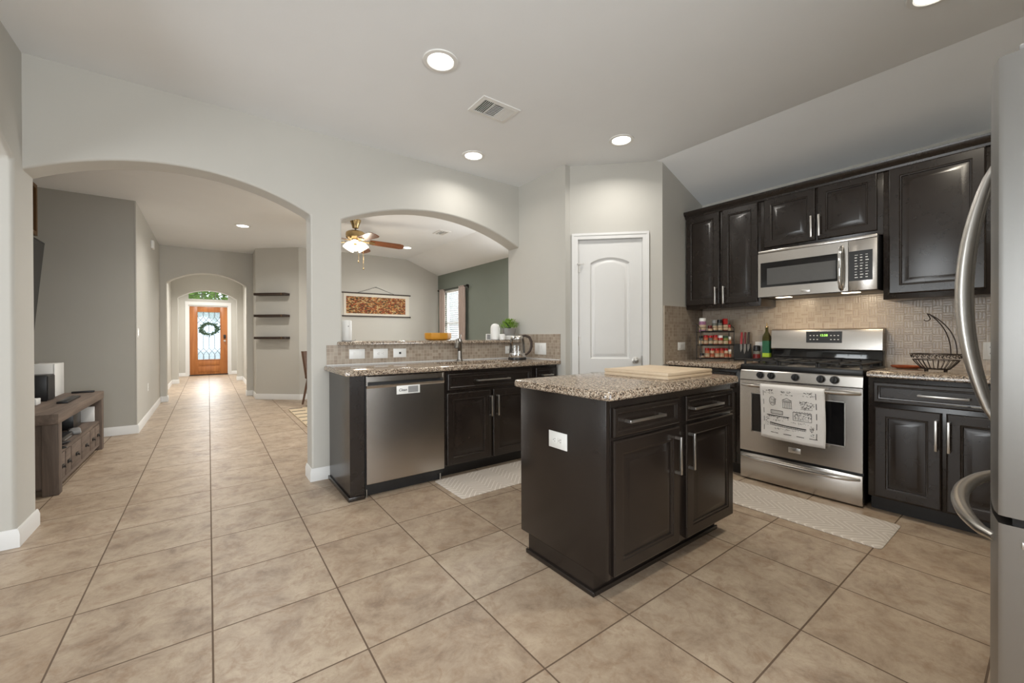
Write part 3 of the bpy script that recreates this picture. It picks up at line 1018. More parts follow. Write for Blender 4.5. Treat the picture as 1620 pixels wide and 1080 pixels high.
def slab_top(name, poly, z0, z1, label, cat='worktop', group=None, hole=None, r=0.012):
    """granite top with an eased edge, poly counter-clockwise"""
    mm = MB()
    def inset(P, d):
        out = []
        n = len(P)
        for i in range(n):
            a, b, c = Vector(P[i - 1]), Vector(P[i]), Vector(P[(i + 1) % n])
            d1 = (b - a).normalized(); d2 = (c - b).normalized()
            n1 = Vector((-d1.y, d1.x)); n2 = Vector((-d2.y, d2.x))
            k = n1 + n2
            k = k / max(1e-6, k.dot(n1))
            out.append(b + k * d)
        return out
    st = [(0.0, 0.002), (0.0, z0 - z0 + 0.002)]
    H = z1 - z0
    steps = [(r * 0.5, 0), (0, r * 0.5), (0, H - r), (r * 0.3, H - r * 0.3), (r, H)]
    loops = [[(p[0], p[1], z0 + h) for p in inset(poly, i)] for i, h in steps]
    if hole is None:
        mm.loft(loops)
    else:
        mm.loft(loops, True, False)
        bm = mm.bm
        top = [v for v in bm.verts if abs(v.co.z - z1) < 1e-5]
        edges = [e for e in bm.edges if all(v in top for v in e.verts)]
        hv = [bm.verts.new((x, y, z1)) for x, y in hole]
        hv2 = [bm.verts.new((x, y, z0)) for x, y in hole]
        he = []
        for i in range(len(hv)):
            j = (i + 1) % len(hv)
            he.append(bm.edges.new((hv[i], hv[j])))
        bmesh.ops.triangle_fill(bm, edges=edges + he, use_beauty=True)
        for i in range(len(hv)):
            j = (i + 1) % len(hv)
            bm.faces.new((hv[i], hv[j], hv2[j], hv2[i]))
    o = mm.build(name, 'granite', None, smooth=40)
    return tag(o, label, cat, group)
def rounded(x0, x1, y0, y1, r, n=5, corners=(1, 1, 1, 1)):
    P = []
    for k, (cx, cy, a0) in enumerate(((x0 + r, y0 + r, PI), (x1 - r, y0 + r, 1.5 * PI), (x1 - r, y1 - r, 0), (x0 + r, y1 - r, 0.5 * PI))):
        if corners[k]:
            for i in range(n + 1):
                a = a0 + PI / 2 * i / n
                P.append((cx + r * math.cos(a), cy + r * math.sin(a)))
        else:
            P.append((x0 if k in (0, 3) else x1, y0 if k < 2 else y1))
    return P
slab_top('granite_worktop', rounded(1.325, 2.478, 1.123, 1.795, 0.03), 0.876, 0.914, 'speckled brown granite top on the freestanding island')

# sink run along the arched wall: face at y = 2.965
SY = 2.965
def run_cab(name, label, x0, x1, toe=True):
    t = thing(name, label, 'cabinet', (x0, SY, 0))
    w = x1 - x0
    mm = MB()
    yb = YS - SY - 0.012
    if name == 'sink_cabinet':          # hollow, so that the basin hangs inside it
        mm.box(0, 0.018, 0, yb, 0.1, 0.876); mm.box(w - 0.018, w, 0, yb, 0.1, 0.876); mm.box(0.018, w - 0.018, yb - 0.01, yb, 0.1, 0.876)
        mm.box(0.018, w - 0.018, 0.0, yb - 0.01, 0.1, 0.12); mm.box(0.018, w - 0.018, 0.0, 0.012, 0.12, 0.876)
    else:
        mm.box(0, w, 0, yb, 0.1, 0.876)
    mm.build('body', 'espresso', t, smooth=0)
    mm = MB(); mm.box(0, w, 0.085, YS - SY - 0.012, 0.0, 0.1)
    mm.build('toe_kick', 'toe', t)
    return t
t = thing('end_panel', 'dark end panel and filler at the left end of the sink run', 'cabinet panel', (0.782, SY, 0))
m = MB(); m.box(0, 0.02, 0, YS - SY - 0.012, 0.0, 0.876); m.box(0.02, 0.1, 0, 0.02, 0.1, 0.876); m.box(0.02, 0.1, 0.08, 0.1, 0, 0.1); m.box(0.02, 0.1, 0.0, 0.02, 0.0, 0.1)
m.build('panel', 'espresso', t)
m = MB(); m.box(-0.014, 0.0, -0.012, YS - SY - 0.012, 0, 0.03, 0.005); m.box(-0.014, 0.10, -0.014, -0.001, 0, 0.03, 0.005)
m.build('shoe_moulding', 'espresso', t)

t = thing('dishwasher', 'stainless steel dishwasher with a pocket handle in the sink run', 'dishwasher', (0.886, SY, 0))
DWW = 0.611
m = MB(); m.box(0, DWW, 0.0, 0.57, 0.1, 0.868)
m.build('tub', 'black', t)
m = MB()
prof = [(-0.0, 0.10), (-0.024, 0.10), (-0.027, 0.105), (-0.027, 0.780), (-0.034, 0.790), (-0.036, 0.797), (-0.030, 0.802), (-0.006, 0.803), (0.0, 0.803)]
m.loft([[(x, y, z) for y, z in prof] for x in (0.003, DWW - 0.003)])
m.build('door', 'steel', t, smooth=30)
m = MB()
prof = [(0.0, 0.822), (-0.018, 0.822), (-0.022, 0.826), (-0.022, 0.862), (-0.016, 0.866), (0.0, 0.866)]
m.loft([[(x, y, z) for y, z in prof] for x in (0.003, DWW - 0.003)])
m.box(0.001, 0.012, -0.028, 0.0, 0.80, 0.866); m.box(DWW - 0.012, DWW - 0.001, -0.028, 0.0, 0.80, 0.866)
m.build('control_strip', 'steel', t, smooth=30)
m = MB(); m.box(0.01, DWW - 0.01, -0.004, 0.002, 0.80, 0.824)
m.build('pocket_handle', 'black', t)
m = MB(); m.box(0.0, DWW, 0.03, 0.06, 0.005, 0.1); m.box(0.0, DWW, 0.0, 0.03, 0.06, 0.1)
m.build('kick_plate', 'black', t)
for x in (0.012, DWW - 0.02):
    m = MB(); m.lathe([(0.009, 0), (0.009, 0.004), (0.005, 0.006), (0.005, 0.1)], (x, 0.012, 0), 10)
    m.build('levelling_foot', 'nickel', t)
# the small sign on its door
t = thing('dishwasher_sign', 'small white and grey magnetic sign reading Clean on the dishwasher door', 'sign', (1.108, SY - 0.027, 0.722))
m = MB(); m.box(0, 0.181, -0.004, 0, 0, 0.063, 0.001)
m.build('frame', 'white_plastic', t)
m = MB(); m.box(0.088, 0.166, -0.0055, -0.004, 0.008, 0.055)
m.build('slider', 'grey_plastic', t)
text_mesh('Clean', 0.0275, 'lettering', 'ink', t, Matrix.Translation((0.046, -0.0045, 0.030)) @ FRONT)

t = run_cab('sink_cabinet', 'dark espresso cabinet under the sink with a wide false drawer', 1.497, 2.423)
drawer(t, 0.036, 0.900, 0.712, 0.846, 0.475, 0.335)
door(t, 0.028, 0.443, 0.112, 0.692, 0.443 - 0.022 + 0.018, 0.555, 0.175)
door(t, 0.476, 0.900, 0.112, 0.692, 0.476 + 0.032, 0.555, 0.175)
t = run_cab('narrow_cabinet', 'narrow dark espresso cabinet between the sink cabinet and the pantry wall', 2.423, XA - 0.004)
drawer(t, 0.031, 0.290, 0.712, 0.848, 0.165, 0.13)
door(t, 0.031, 0.290, 0.112, 0.692, 0.055, 0.555, 0.175)

SX0, SX1, SY0, SY1 = 1.58, 2.30, 3.00, 3.38
slab_top('granite_worktop', [(0.745, 2.93), (0.77, 2.905), (XA - 0.001, 2.905), (XA - 0.001, YS - 0.009), (0.745, YS - 0.009)], 0.876, 0.914, 'speckled brown granite worktop around the sink', hole=rounded(SX0, SX1, SY0, SY1, 0.05))
t = thing('kitchen_sink', 'undermounted dark bronze sink basin in the granite worktop', 'sink', (0, 0, 0.70))
m = MB()
def rl(ins, z): return [(x, y, z) for x, y in rounded(SX0 - 0.006 + ins, SX1 + 0.006 - ins, SY0 - 0.006 + ins, SY1 + 0.006 - ins, 0.05)]
m.loft([rl(-0.03, 0.174), rl(0, 0.174), rl(0.006, 0.05), rl(0.03, 0.02)], False, True)
m.build('basin', 'steel_dark', t)
m = MB(); m.lathe([(0.045, 0.0205), (0.045, 0.024), (0.03, 0.022), (0.0, 0.022)], (1.955, 3.21, 0), 20, cap=False)
m.build('drain', 'chrome', t)

t = thing('kitchen_faucet', 'brushed nickel pull-out faucet behind the sink', 'faucet', (1.908, 3.425, 0.914))
m = MB(); m.lathe([(0.030, 0), (0.030, 0.008), (0.024, 0.014), (0.021, 0.06), (0.021, 0.16), (0.023, 0.175), (0.022, 0.205), (0.012, 0.214), (0.0, 0.215)], (0, 0, 0), 20, cap=False)
m.build('body', 'faucet', t)
m = MB(); m.tube([(0, 0, 0.085), (-0.012, -0.014, 0.135), (-0.032, -0.040, 0.178), (-0.055, -0.068, 0.196), (-0.078, -0.096, 0.190), (-0.092, -0.114, 0.165), (-0.096, -0.120, 0.128)], [0.016, 0.018, 0.020, 0.022, 0.023, 0.024, 0.022], 12)
m.build('spout', 'faucet', t)
m = MB(); m.tube([(0, 0, 0.205), (0.01, 0.012, 0.225), (0.022, 0.028, 0.245), (0.03, 0.045, 0.252)], [0.011, 0.010, 0.008, 0.006], 10)
m.build('lever', 'faucet', t)

# raised bar top on the pass-through wall
slab_top('bar_top', [(0.842, 3.53), (0.86, 3.515), (XA - 0.001, 3.515), (XA - 0.001, YS2 + 0.015), (2.9, YS2 + 0.015), (2.9, 4.05), (0.82, 4.05), (0.82, YS2 + 0.012), (0.888, YS2 + 0.012), (0.888, YS - 0.012), (0.842, YS - 0.012)], BAR0, 1.108, 'raised speckled granite bar top in the pass-through', r=0.01)

# base cabinets on the right wall: local x runs along -y, local y into the wall
RF = 3.470
def right_cab(name, label, ya, yb, front=RF, z0=0.1, z1=0.876, toe=True, cat='cabinet'):
    t = thing(name, label, cat, (front, ya, 0), -PI / 2)
    w = ya - yb
    mm = MB(); mm.box(0, w, 0, XR - front - 0.010, z0, z1, 0.0015)
    mm.build('body', 'espresso', t)
    if toe:
        mm = MB(); mm.box(0, w, 0.072, XR - front - 0.010, 0.0, z0)
        mm.build('toe_kick', 'toe', t)
    return t
t = right_cab('base_cabinet', 'dark espresso base cabinet left of the range, partly behind the island', YP - 0.012, 1.572)
drawer(t, 0.03, 0.62, 0.718, 0.846, 0.325, 0.21); door(t, 0.03, 0.31, 0.108, 0.685, 0.285, 0.555, 0.18); door(t, 0.34, 0.62, 0.108, 0.685, 0.365, 0.555, 0.18)
t = right_cab('base_cabinet', 'dark espresso base cabinet right of the range under the fruit basket', 0.764, -0.10)
drawer(t, 0.027, 0.61, 0.714, 0.846, 0.345, 0.215)
door(t, 0.033, 0.338, 0.108, 0.685, 0.318, 0.552, 0.18)
door(t, 0.357, 0.66, 0.108, 0.685, 0.370, 0.552, 0.18)
slab_top('granite_worktop', [(3.40, 1.572), (XR - 0.009, 1.572), (XR - 0.009, YP - 0.009), (3.43, YP - 0.009)], 0.876, 0.914, 'speckled brown granite worktop under the spice rack')
slab_top('granite_worktop', [(3.435, -0.10), (XR - 0.009, -0.10), (XR - 0.009, 0.766), (3.435, 0.766)], 0.876, 0.914, 'speckled brown granite worktop under the fruit basket')

# wall cabinets
UF = 3.785
t = right_cab('wall_cabinet', 'tall dark wall cabinet with two doors above the spice rack', 2.226, 1.545, UF, 1.400, 2.305, False)
door(t, 0.006, 0.333, 1.437, 2.290, 0.308, 1.515, 0.16, 0.05); door(t, 0.358, 0.662, 1.437, 2.290, 0.383, 1.515, 0.16, 0.05)
t = right_cab('wall_cabinet', 'short dark wall cabinet with two doors above the microwave', 1.545, 0.752, UF, 1.852, 2.305, False)
door(t, 0.03, 0.395, 1.885, 2.290, 0.378, 1.990, 0.165, 0.05); door(t, 0.412, 0.763, 1.885, 2.290, 0.429, 1.990, 0.165, 0.05)
t = right_cab('wall_cabinet', 'tall dark wall cabinet with one wide door beside the fridge', 0.752, 0.256, UF, 1.395, 2.305, False)
door(t, 0.03, 0.474, 1.430, 2.290, None, None, 0.16, 0.055)
m = MB()
# crown moulding: profile swept along the front with a return at each end
prof = [(0.0, 2.285), (0.012, 2.290), (0.016, 2.305), (0.030, 2.318), (0.044, 2.338), (0.046, 2.352), (-0.02, 2.352)]
def crown_loop(x, y, sx, sy): return [(x - sx * a, y + sy * a, z) for a, z in prof]
m.loft([crown_loop(XR - 0.004, 2.228, 0, 0), crown_loop(UF, 2.228, 1, 0)])
m.loft([crown_loop(UF, 2.228, 1, 0), crown_loop(UF, 0.254, 1, -1), crown_loop(XR - 0.004, 0.254, 0, -1)])
o = m.build('crown_moulding', 'espresso', None, smooth=30)
tag(o, 'dark crown moulding running along the tops of the wall cabinets', 'moulding')

# ------------------------------------------------------------------ microwave over the range
MF = 3.718
t = thing('microwave', 'stainless steel over-the-range microwave with black control panel', 'microwave', (MF, 1.535, 0), -PI / 2)
MWW = 0.770
m = MB(); m.box(0, MWW, 0.0, XR - MF - 0.01, 1.462, 1.848, 0.003)
m.build('case', 'black', t)
m = MB(); m.box(0.002, MWW - 0.002, -0.016, 0.0, 1.828, 1.850, 0.004)
m.build('vent_strip', 'steel', t)
m = MB()
wx0, wx1, wz0, wz1 = 0.022, 0.560, 1.545, 1.748
dx1 = 0.607
for a, b, c, d in ((0.002, wx0, 1.466, 1.825), (wx1, dx1, 1.466, 1.825), (wx0, wx1, 1.466, wz0), (wx0, wx1, wz1, 1.825)):
    m.box(a, b, -0.018, 0.0, c, d)
dr = m.build('door', 'steel', t, smooth=0)
m = MB(); m.box(wx0, wx1, -0.015, 0.0, wz0, wz1)
m.build('window', 'black_gloss', dr, smooth=0)
m = MB(); m.box(0.07, 0.535, -0.0165, -0.015, 1.565, 1.700)
m.build('window_mesh', 'oven_mesh', dr, smooth=0)
m = MB(); m.tube([(0.570, -0.018, 1.790), (0.570, -0.040, 1.775), (0.570, -0.055, 1.73), (0.570, -0.060, 1.635), (0.570, -0.055, 1.54), (0.570, -0.040, 1.495), (0.570, -0.018, 1.480)], [0.012, 0.014, 0.016, 0.017, 0.016, 0.014, 0.012], 12)
m.build('handle', 'chrome', dr)
m = MB(); m.box(dx1 + 0.003, MWW - 0.002, -0.018, 0.0, 1.466, 1.825, 0.002)
pn = m.build('control_panel', 'steel', t)
m = MB(); m.box(dx1 + 0.006, MWW - 0.026, -0.0195, -0.018, 1.535, 1.747)
m.build('keypad', 'black', pn)
m = MB()
for r in range(9):
    for c in range(3):
        x = 0.645 + c * 0.030; z = 1.715 - r * 0.020
        m.box(x, x + (0.013 if (r + c) % 4 else 0.018), -0.0203, -0.0195, z, z + (0.006 if r % 3 else 0.003))
m.build('key_markings', 'white_plastic', pn, smooth=0)
m = MB(); m.box(0.315, 0.375, -0.021, -0.018, 1.482, 1.502, 0.002)
m.build('badge', 'nickel', dr)
for x in (0.16, 0.60):
    m = MB(); m.box(x - 0.05, x + 0.05, 0.05, 0.11, 1.459, 1.4625)
    m.build('hood_light', 'hood_lens', t)
for i, yy in enumerate((1.38, 0.94)):
    l = area_light('hood_lamp', (MF + 0.10, yy, 1.455), (0.25, 0, -1), 0.10, 0.06, 1.1, (1.0, 0.80, 0.55))
    l.data.name = 'hood_lamp'

# ------------------------------------------------------------------ gas range
GF = 3.478
t = thing('gas_range', 'freestanding stainless steel gas range with five black knobs', 'range', (GF, 1.566, 0), -PI / 2)
GW = 0.778
m = MB(); m.box(0, GW, 0.0, 0.575, 0.03, 0.875)
m.build('body', 'black', t)
for x in (0.04, GW - 0.04):
    for y in (0.05, 0.5):
        m = MB(); m.lathe([(0.018, 0), (0.018, 0.01), (0.01, 0.012), (0.01, 0.03)], (x, y, 0), 12); m.build('foot', 'black', t)
def bowed(x0, x1, z0, z1, y, t_=0.026, r=0.006):
    mm = MB()
    mm.loft([rect_loop(x0, x1, z0, z1, i, y + d) for i, d in ((0, 0), (0, -t_ + r), (r * 0.3, -t_ + r * 0.3), (r, -t_))])
    return mm
dw = bowed(0.0, GW, 0.012, 0.214, 0).build('storage_drawer', 'steel', t)
def long_handle(x0, x1, z, yo, yi, r, droop=0.0, n=13):
    mm = MB()
    pts = []; rr = []
    for i in range(n):
        s = i / (n - 1)
        k = 4 * s * (1 - s)
        pts.append((x0 + (x1 - x0) * s, yi - (yi - yo) * min(1, k * 2.2) , z - droop * k))
        rr.append(r * (0.75 + 0.25 * min(1, k * 3)))
    mm.tube(pts, rr, 10)
    return mm
long_handle(0.02, GW - 0.015, 0.186, -0.062, -0.026, 0.014, 0.006).build('drawer_handle', 'steel', dw)
ow, oz0, oz1 = (0.083, 0.686), 0.388, 0.695
m = MB()
for a, b, c, d in ((0, ow[0], 0.232, 0.792), (ow[1], GW, 0.232, 0.792), (ow[0], ow[1], 0.232, oz0), (ow[0], ow[1], oz1, 0.792)):
    m.box(a, b, -0.026, 0.0, c, d)
od = m.build('oven_door', 'steel', t, smooth=0)
m = MB(); m.box(ow[0], ow[1], -0.022, 0.0, oz0, oz1)
m.build('oven_window', 'black_gloss', od, smooth=0)
m = MB()
for a, b, c, d in ((ow[0], ow[1], oz0, oz0 + 0.006), (ow[0], ow[1], oz1 - 0.006, oz1), (ow[0], ow[0] + 0.006, oz0, oz1), (ow[1] - 0.006, ow[1], oz0, oz1)):
    m.box(a, b, -0.0275, -0.0215, c, d)
m.build('window_trim', 'nickel', od, smooth=0)
long_handle(0.015, GW - 0.012, 0.757, -0.066, -0.026, 0.015).build('door_handle', 'steel', od)
m = MB(); m.box(0.345, 0.425, -0.030, -0.026, 0.280, 0.318, 0.002); bd = m.build('badge', 'nickel', od)
m = MB()
prof = [(0.0, 0.797), (-0.024, 0.797), (-0.026, 0.800), (-0.016, 0.866), (-0.010, 0.873), (0.02, 0.875)]
m.loft([[(x, y, z) for y, z in prof] for x in (0.0, GW)])
cp = m.build('control_panel', 'steel', t, smooth=25)
for i, kx in enumerate((0.151, 0.228, 0.389, 0.546, 0.625)):
    m = MB(); KM = Matrix.Rotation(PI / 2 - 0.15, 4, 'X')
    m.lathe([(0.025, 0), (0.026, 0.008), (0.022, 0.022), (0.020, 0.025), (0.0, 0.025)], (kx, -0.021, 0.838), 20, KM, cap=False)
    kb = m.build('knob', 'black', t)
    m = MB(); m.box(kx - 0.0045, kx + 0.0045, -0.056, -0.040, 0.820, 0.860, 0.002)
    m.build('knob_grip', 'black', kb)
    m = MB(); m.lathe([(0.029, 0), (0.029, 0.0015), (0.025, 0.002)], (kx, -0.020, 0.838), 20, KM)
    m.build('bezel', 'grey_plastic', kb)
m = MB(); m.box(-0.002, GW + 0.002, -0.012, 0.545, 0.875, 0.918, 0.008, 3)
m.build('cooktop', 'black', t)
for i, (bx, by, br) in enumerate(((0.17, 0.14, 0.045), (0.17, 0.40, 0.04), (GW / 2, 0.27, 0.05), (GW - 0.17, 0.14, 0.045), (GW - 0.17, 0.40, 0.035))):
    m = MB(); m.lathe([(br * 1.2, 0.918), (br * 1.2, 0.923), (br, 0.925), (br, 0.935), (br * 0.85, 0.939), (0, 0.939)], (bx, by, 0), 20, cap=False)
    m.build('burner', 'iron', t)
for g in range(3):
    m = MB()
    x0, x1 = 0.012 + g * 0.252, 0.012 + g * 0.252 + 0.248
    y0, y1 = 0.02, 0.525
    b_ = 0.006
    for a, b, c, d in ((x0, x1, y0, y0 + 2 * b_), (x0, x1, y1 - 2 * b_, y1), (x0, x0 + 2 * b_, y0, y1), (x1 - 2 * b_, x1, y0, y1), (x0, x1, (y0 + y1) / 2 - b_, (y0 + y1) / 2 + b_), ((x0 + x1) / 2 - b_, (x0 + x1) / 2 + b_, y0, y1)):
        m.box(a, b, c, d, 0.942, 0.954, 0.002)
    for a in (x0 + b_, x1 - b_):
        for c in (y0 + b_, y1 - b_, (y0 + y1) / 2):
            m.box(a - b_, a + b_, c - b_, c + b_, 0.918, 0.945)
    m.build('grate', 'iron', t)
m = MB(); m.box(0.018, GW - 0.012, 0.535, 0.60, 0.89, 1.035, 0.003)
m.build('backguard_base', 'black_gloss', t)
m = MB()
prof = [(0.62, 1.03), (0.520, 1.030), (0.515, 1.036), (0.522, 1.170), (0.530, 1.192), (0.545, 1.201), (0.62, 1.201)]
m.loft([[(x, y, z) for y, z in prof] for x in (0.020, GW - 0.010)])
bgd = m.build('backguard', 'steel', t, smooth=30)
m = MB(); m.loft([[(x, y, z) for x, z in ((0.285, 1.087), (0.525, 1.087), (0.525, 1.178), (0.285, 1.178))] for y in (0.5145, 0.53)])
m.build('display_panel', 'black', bgd, smooth=0)
m = MB()
for r in range(2):
    for x in (0.310, 0.334, 0.358, 0.450, 0.473, 0.497):
        m.box(x, x + 0.010, 0.5137, 0.5146, 1.110 + r * 0.032, 1.116 + r * 0.032)
m.build('button_markings', 'white_plastic', bgd, smooth=0)
text_mesh('12:58', 0.024, 'clock_digits', 'led', bgd, Matrix.Translation((0.407, 0.5140, 1.146)) @ FRONT)

# tea towel over the oven handle
t = thing('tea_towel', 'white tea towel printed with black line drawings over the oven door handle', 'towel', (GF, 1.566, 0), -PI / 2)
tx0, tx1 = 0.172, 0.584
HZ, HY = 0.757, -0.066
def tw(u, v):
    """u across 0..1, v down the front 0..1 (negative: over the handle and down the back)"""
    x = tx0 + (tx1 - tx0) * u + 0.006 * math.sin(v * 3)
    if v >= 0:
        y = HY - 0.0185 - 0.004 * math.sin(u * 7 + 1) * v - 0.003 * math.sin(u * 13 + v * 5) * v + 0.020 * v
        z = HZ - 0.388 * v * (1 + 0.03 * (u - 0.5)) - 0.006 * math.sin(u * 3.1)
    else:
        a = min(PI, -v * PI / 0.12)
        y = HY - 0.0185 * math.cos(a)
        z = HZ + 0.0185 * math.sin(a) - max(0, -v - 0.12) * 0.42 - 0.006 * math.sin(u * 3.1) * math.cos(a)
    return (x, y, z)
vs_ = [-0.55, -0.4, -0.25] + [-0.12 + 0.12 * i / 8 for i in range(8)] + [i / 16 for i in range(17)]
m = MB(); m.grid([[tw(i / 28, v) for i in range(29)] for v in vs_], False)
o = m.build('cloth', 'towel', t, smooth=60)
sm = o.modifiers.new('thickness', 'SOLIDIFY'); sm.thickness = 0.003; sm.offset = 0.0
m = MB()
def ink(u0, v0, u1, v1, w):
    du, dv = u1 - u0, (v1 - v0)
    L = math.hypot(du * 0.412, dv * 0.388)
    nx, nz = -dv * 0.388 / L * w / 0.412, du * 0.412 / L * w / 0.388
    P = [(u0 + nx, v0 + nz), (u1 + nx, v1 + nz), (u1 - nx, v1 - nz), (u0 - nx, v0 - nz)]
    Q = [Vector(tw(a, b)) + Vector((0, -0.0022, 0)) for a, b in P]
    m.quad(Q)
def ink_line(pts, w=0.0007, closed=False):
    w = w * 1.25
    for a, b in zip(pts[:-1], pts[1:]):
        n = max(1, int(math.hypot(b[0] - a[0], b[1] - a[1]) / 0.08))
        for i in range(n):
            ink(a[0] + (b[0] - a[0]) * i / n, a[1] + (b[1] - a[1]) * i / n, a[0] + (b[0] - a[0]) * (i + 1) / n, a[1] + (b[1] - a[1]) * (i + 1) / n, w)
for k in range(5):
    ink_line([(0.055, 0.07 + 0.17 * k), (0.055, 0.17 + 0.17 * k)], 0.0013)
    ink_line([(0.875, 0.04 + 0.18 * k), (0.875, 0.15 + 0.18 * k)], 0.0018)
for k in range(4):
    ink_line([(0.17 + 0.20 * k, 0.868), (0.29 + 0.20 * k, 0.868)], 0.0018)
rnd = random.Random(3)
def scribble(cu, cv, w, h, n, wd=0.0006):
    for _ in range(n):
        u = cu + rnd.uniform(-w, w) / 2; v = cv + rnd.uniform(-h, h) / 2
        a = rnd.choice([0, 0, PI / 2, 0.6, -0.7])
        l = rnd.uniform(0.01, 0.03)
        ink_line([(u, v), (u + l * math.cos(a), v + l * math.sin(a))], wd)
for cu, cv, w in ((0.14, 0.05, 0.12), (0.42, 0.06, 0.16), (0.76, 0.05, 0.14)):
    scribble(cu, cv, w, 0.03, 18, 0.0009); scribble(cu, cv + 0.05, w * 1.3, 0.012, 14)
# round portrait wreath
ink_line([(0.20 + 0.05 * math.cos(a * PI / 8), 0.255 + 0.085 * math.sin(a * PI / 8)) for a in range(17)], 0.0011)
scribble(0.20, 0.26, 0.09, 0.13, 40)
# columned temple
ink_line([(0.36, 0.215), (0.435, 0.17), (0.51, 0.215), (0.36, 0.215)], 0.0012)
ink_line([(0.36, 0.24), (0.51, 0.24)], 0.0016); ink_line([(0.36, 0.36), (0.51, 0.36)], 0.0012)
for k in range(6):
    ink_line([(0.37 + 0.026 * k, 0.24), (0.37 + 0.026 * k, 0.36)], 0.0012)
# street scene
scribble(0.73, 0.27, 0.20, 0.15, 70, 0.0009); ink_line([(0.64, 0.345), (0.82, 0.345)], 0.0008)
# tram
ink_line([(0.17, 0.43), (0.36, 0.43), (0.36, 0.50), (0.17, 0.50), (0.17, 0.43)], 0.0014)
for k in range(8):
    ink_line([(0.19 + 0.022 * k, 0.435), (0.19 + 0.022 * k, 0.495)], 0.0008)
ink_line([(0.10, 0.535), (0.46, 0.535)], 0.0024); scribble(0.28, 0.55, 0.34, 0.03, 40, 0.0009)
# row of houses
ink_line([(0.52, 0.42), (0.80, 0.42), (0.80, 0.57), (0.52, 0.57), (0.52, 0.42)], 0.0010)
for k in range(7):
    ink_line([(0.52 + 0.04 * k, 0.42), (0.54 + 0.04 * k, 0.40), (0.56 + 0.04 * k, 0.42)], 0.0009)
scribble(0.66, 0.49, 0.26, 0.13, 80, 0.0008)
for cu, w in ((0.27, 0.2), (0.62, 0.28)):
    scribble(cu, 0.615, w, 0.012, 16)
# long bridge
ink_line([(0.15, 0.68), (0.42, 0.705), (0.72, 0.715)], 0.0030)
ink_line([(0.15, 0.715), (0.42, 0.735), (0.72, 0.745)], 0.0012)
for k in range(20):
    u = 0.16 + 0.028 * k
    ink_line([(u, 0.69 + 0.02 * k / 20), (u + 0.003, 0.735 + 0.02 * k / 20)], 0.0008)
scribble(0.43, 0.775, 0.4, 0.012, 22)
scribble(0.095, 0.66, 0.06, 0.15, 24); scribble(0.80, 0.73, 0.05, 0.17, 30, 0.0009)
m.build('printed_drawing', 'ink', o, smooth=0)

# ------------------------------------------------------------------ refrigerator (front faces +y, we see its side)
RW, RYB, RYF = 0.91, -0.72, 0.03
t = thing('refrigerator', 'tall stainless steel refrigerator with curved bar handles at the right edge', 'refrigerator', (1.497, 0, 0))
m = MB(); m.box(0.004, RW - 0.004, RYB, RYF - 0.03, 0.02, 1.795, 0.004)
m.build('cabinet', 'grey_plastic', t)
def bow(x, base=0.094, d=0.032):
    s = (x / RW - 0.5) * 2
    return base + d * (1 - s * s) ** 0.9 if abs(s) < 1 else base
def fdoor(x0, x1, z0, z1, rl_, rr):
    mm = MB()
    n = 12
    outline = [(x0, RYF - 0.03), (x1, RYF - 0.03)]
    fr = []
    for i in range(n + 1):
        x = x1 + (x0 - x1) * i / n
        fr.append((x, bow(x)))
    if rr: fr[0] = (x1, bow(x1) - 0.012); fr.insert(1, (x1 - 0.004, bow(x1) - 0.003))
    if rl_: fr[-1] = (x0, bow(x0) - 0.012); fr.insert(-1, (x0 + 0.004, bow(x0) - 0.003))
    outline += fr
    mm.prism(outline, lambda u, v, d: (u, v, d), z0, z1)
    return mm
def arc_handle(mm_pts, radii):
    mm = MB(); mm.tube(mm_pts, radii, 12); return mm
for nm, x0, x1, hx, a, b in (('fridge_door', 0.0, 0.452, 0.418, 1, 0), ('fridge_door', 0.458, RW, 0.492, 0, 1)):
    d = fdoor(x0, x1, 0.722, 1.803, a, b).build(nm, 'steel_v', t, smooth=30)
    pts = []; rr = []
    for i in range(21):
        s = i / 20
        k = math.sin(PI * s) ** 0.75
        pts.append((hx, bow(hx) - 0.004 + 0.068 * k, 0.885 + (1.665 - 0.885) * s))
        rr.append(0.009 + 0.009 * k)
    arc_handle(pts, rr).build('door_handle', 'nickel', d)
    m = MB(); m.box(x0 + (0.02 if a else 0.36), x0 + (0.09 if a else 0.43), -0.05, 0.062, 1.803, 1.826, 0.004)
    m.build('hinge_cover', 'grey_plastic', t)
d = fdoor(0.0, RW, 0.05, 0.703, 1, 1).build('freezer_drawer', 'steel_v', t, smooth=30)
pts = []; rr = []
for i in range(25):
    s = i / 24
    k = math.sin(PI * s) ** 0.6
    x = 0.06 + (0.85 - 0.06) * s
    pts.append((x, bow(x) - 0.004 + 0.072 * k, 0.648)); rr.append(0.010 + 0.010 * k)
arc_handle(pts, rr).build('drawer_handle', 'nickel', d)
m = MB(); m.box(0.01, RW - 0.01, 0.0, 0.07, 0.703, 0.722)
m.build('seal', 'black', t)
m = MB(); m.box(-0.004, 0.03, 0.0, 0.056, 0.655, 0.672, 0.002)
m.build('hinge_bracket', 'nickel', t)
m = MB(); m.box(0.01, RW - 0.01, -0.7, 0.02, 0.0, 0.05)
m.build('base_grille', 'black', t)

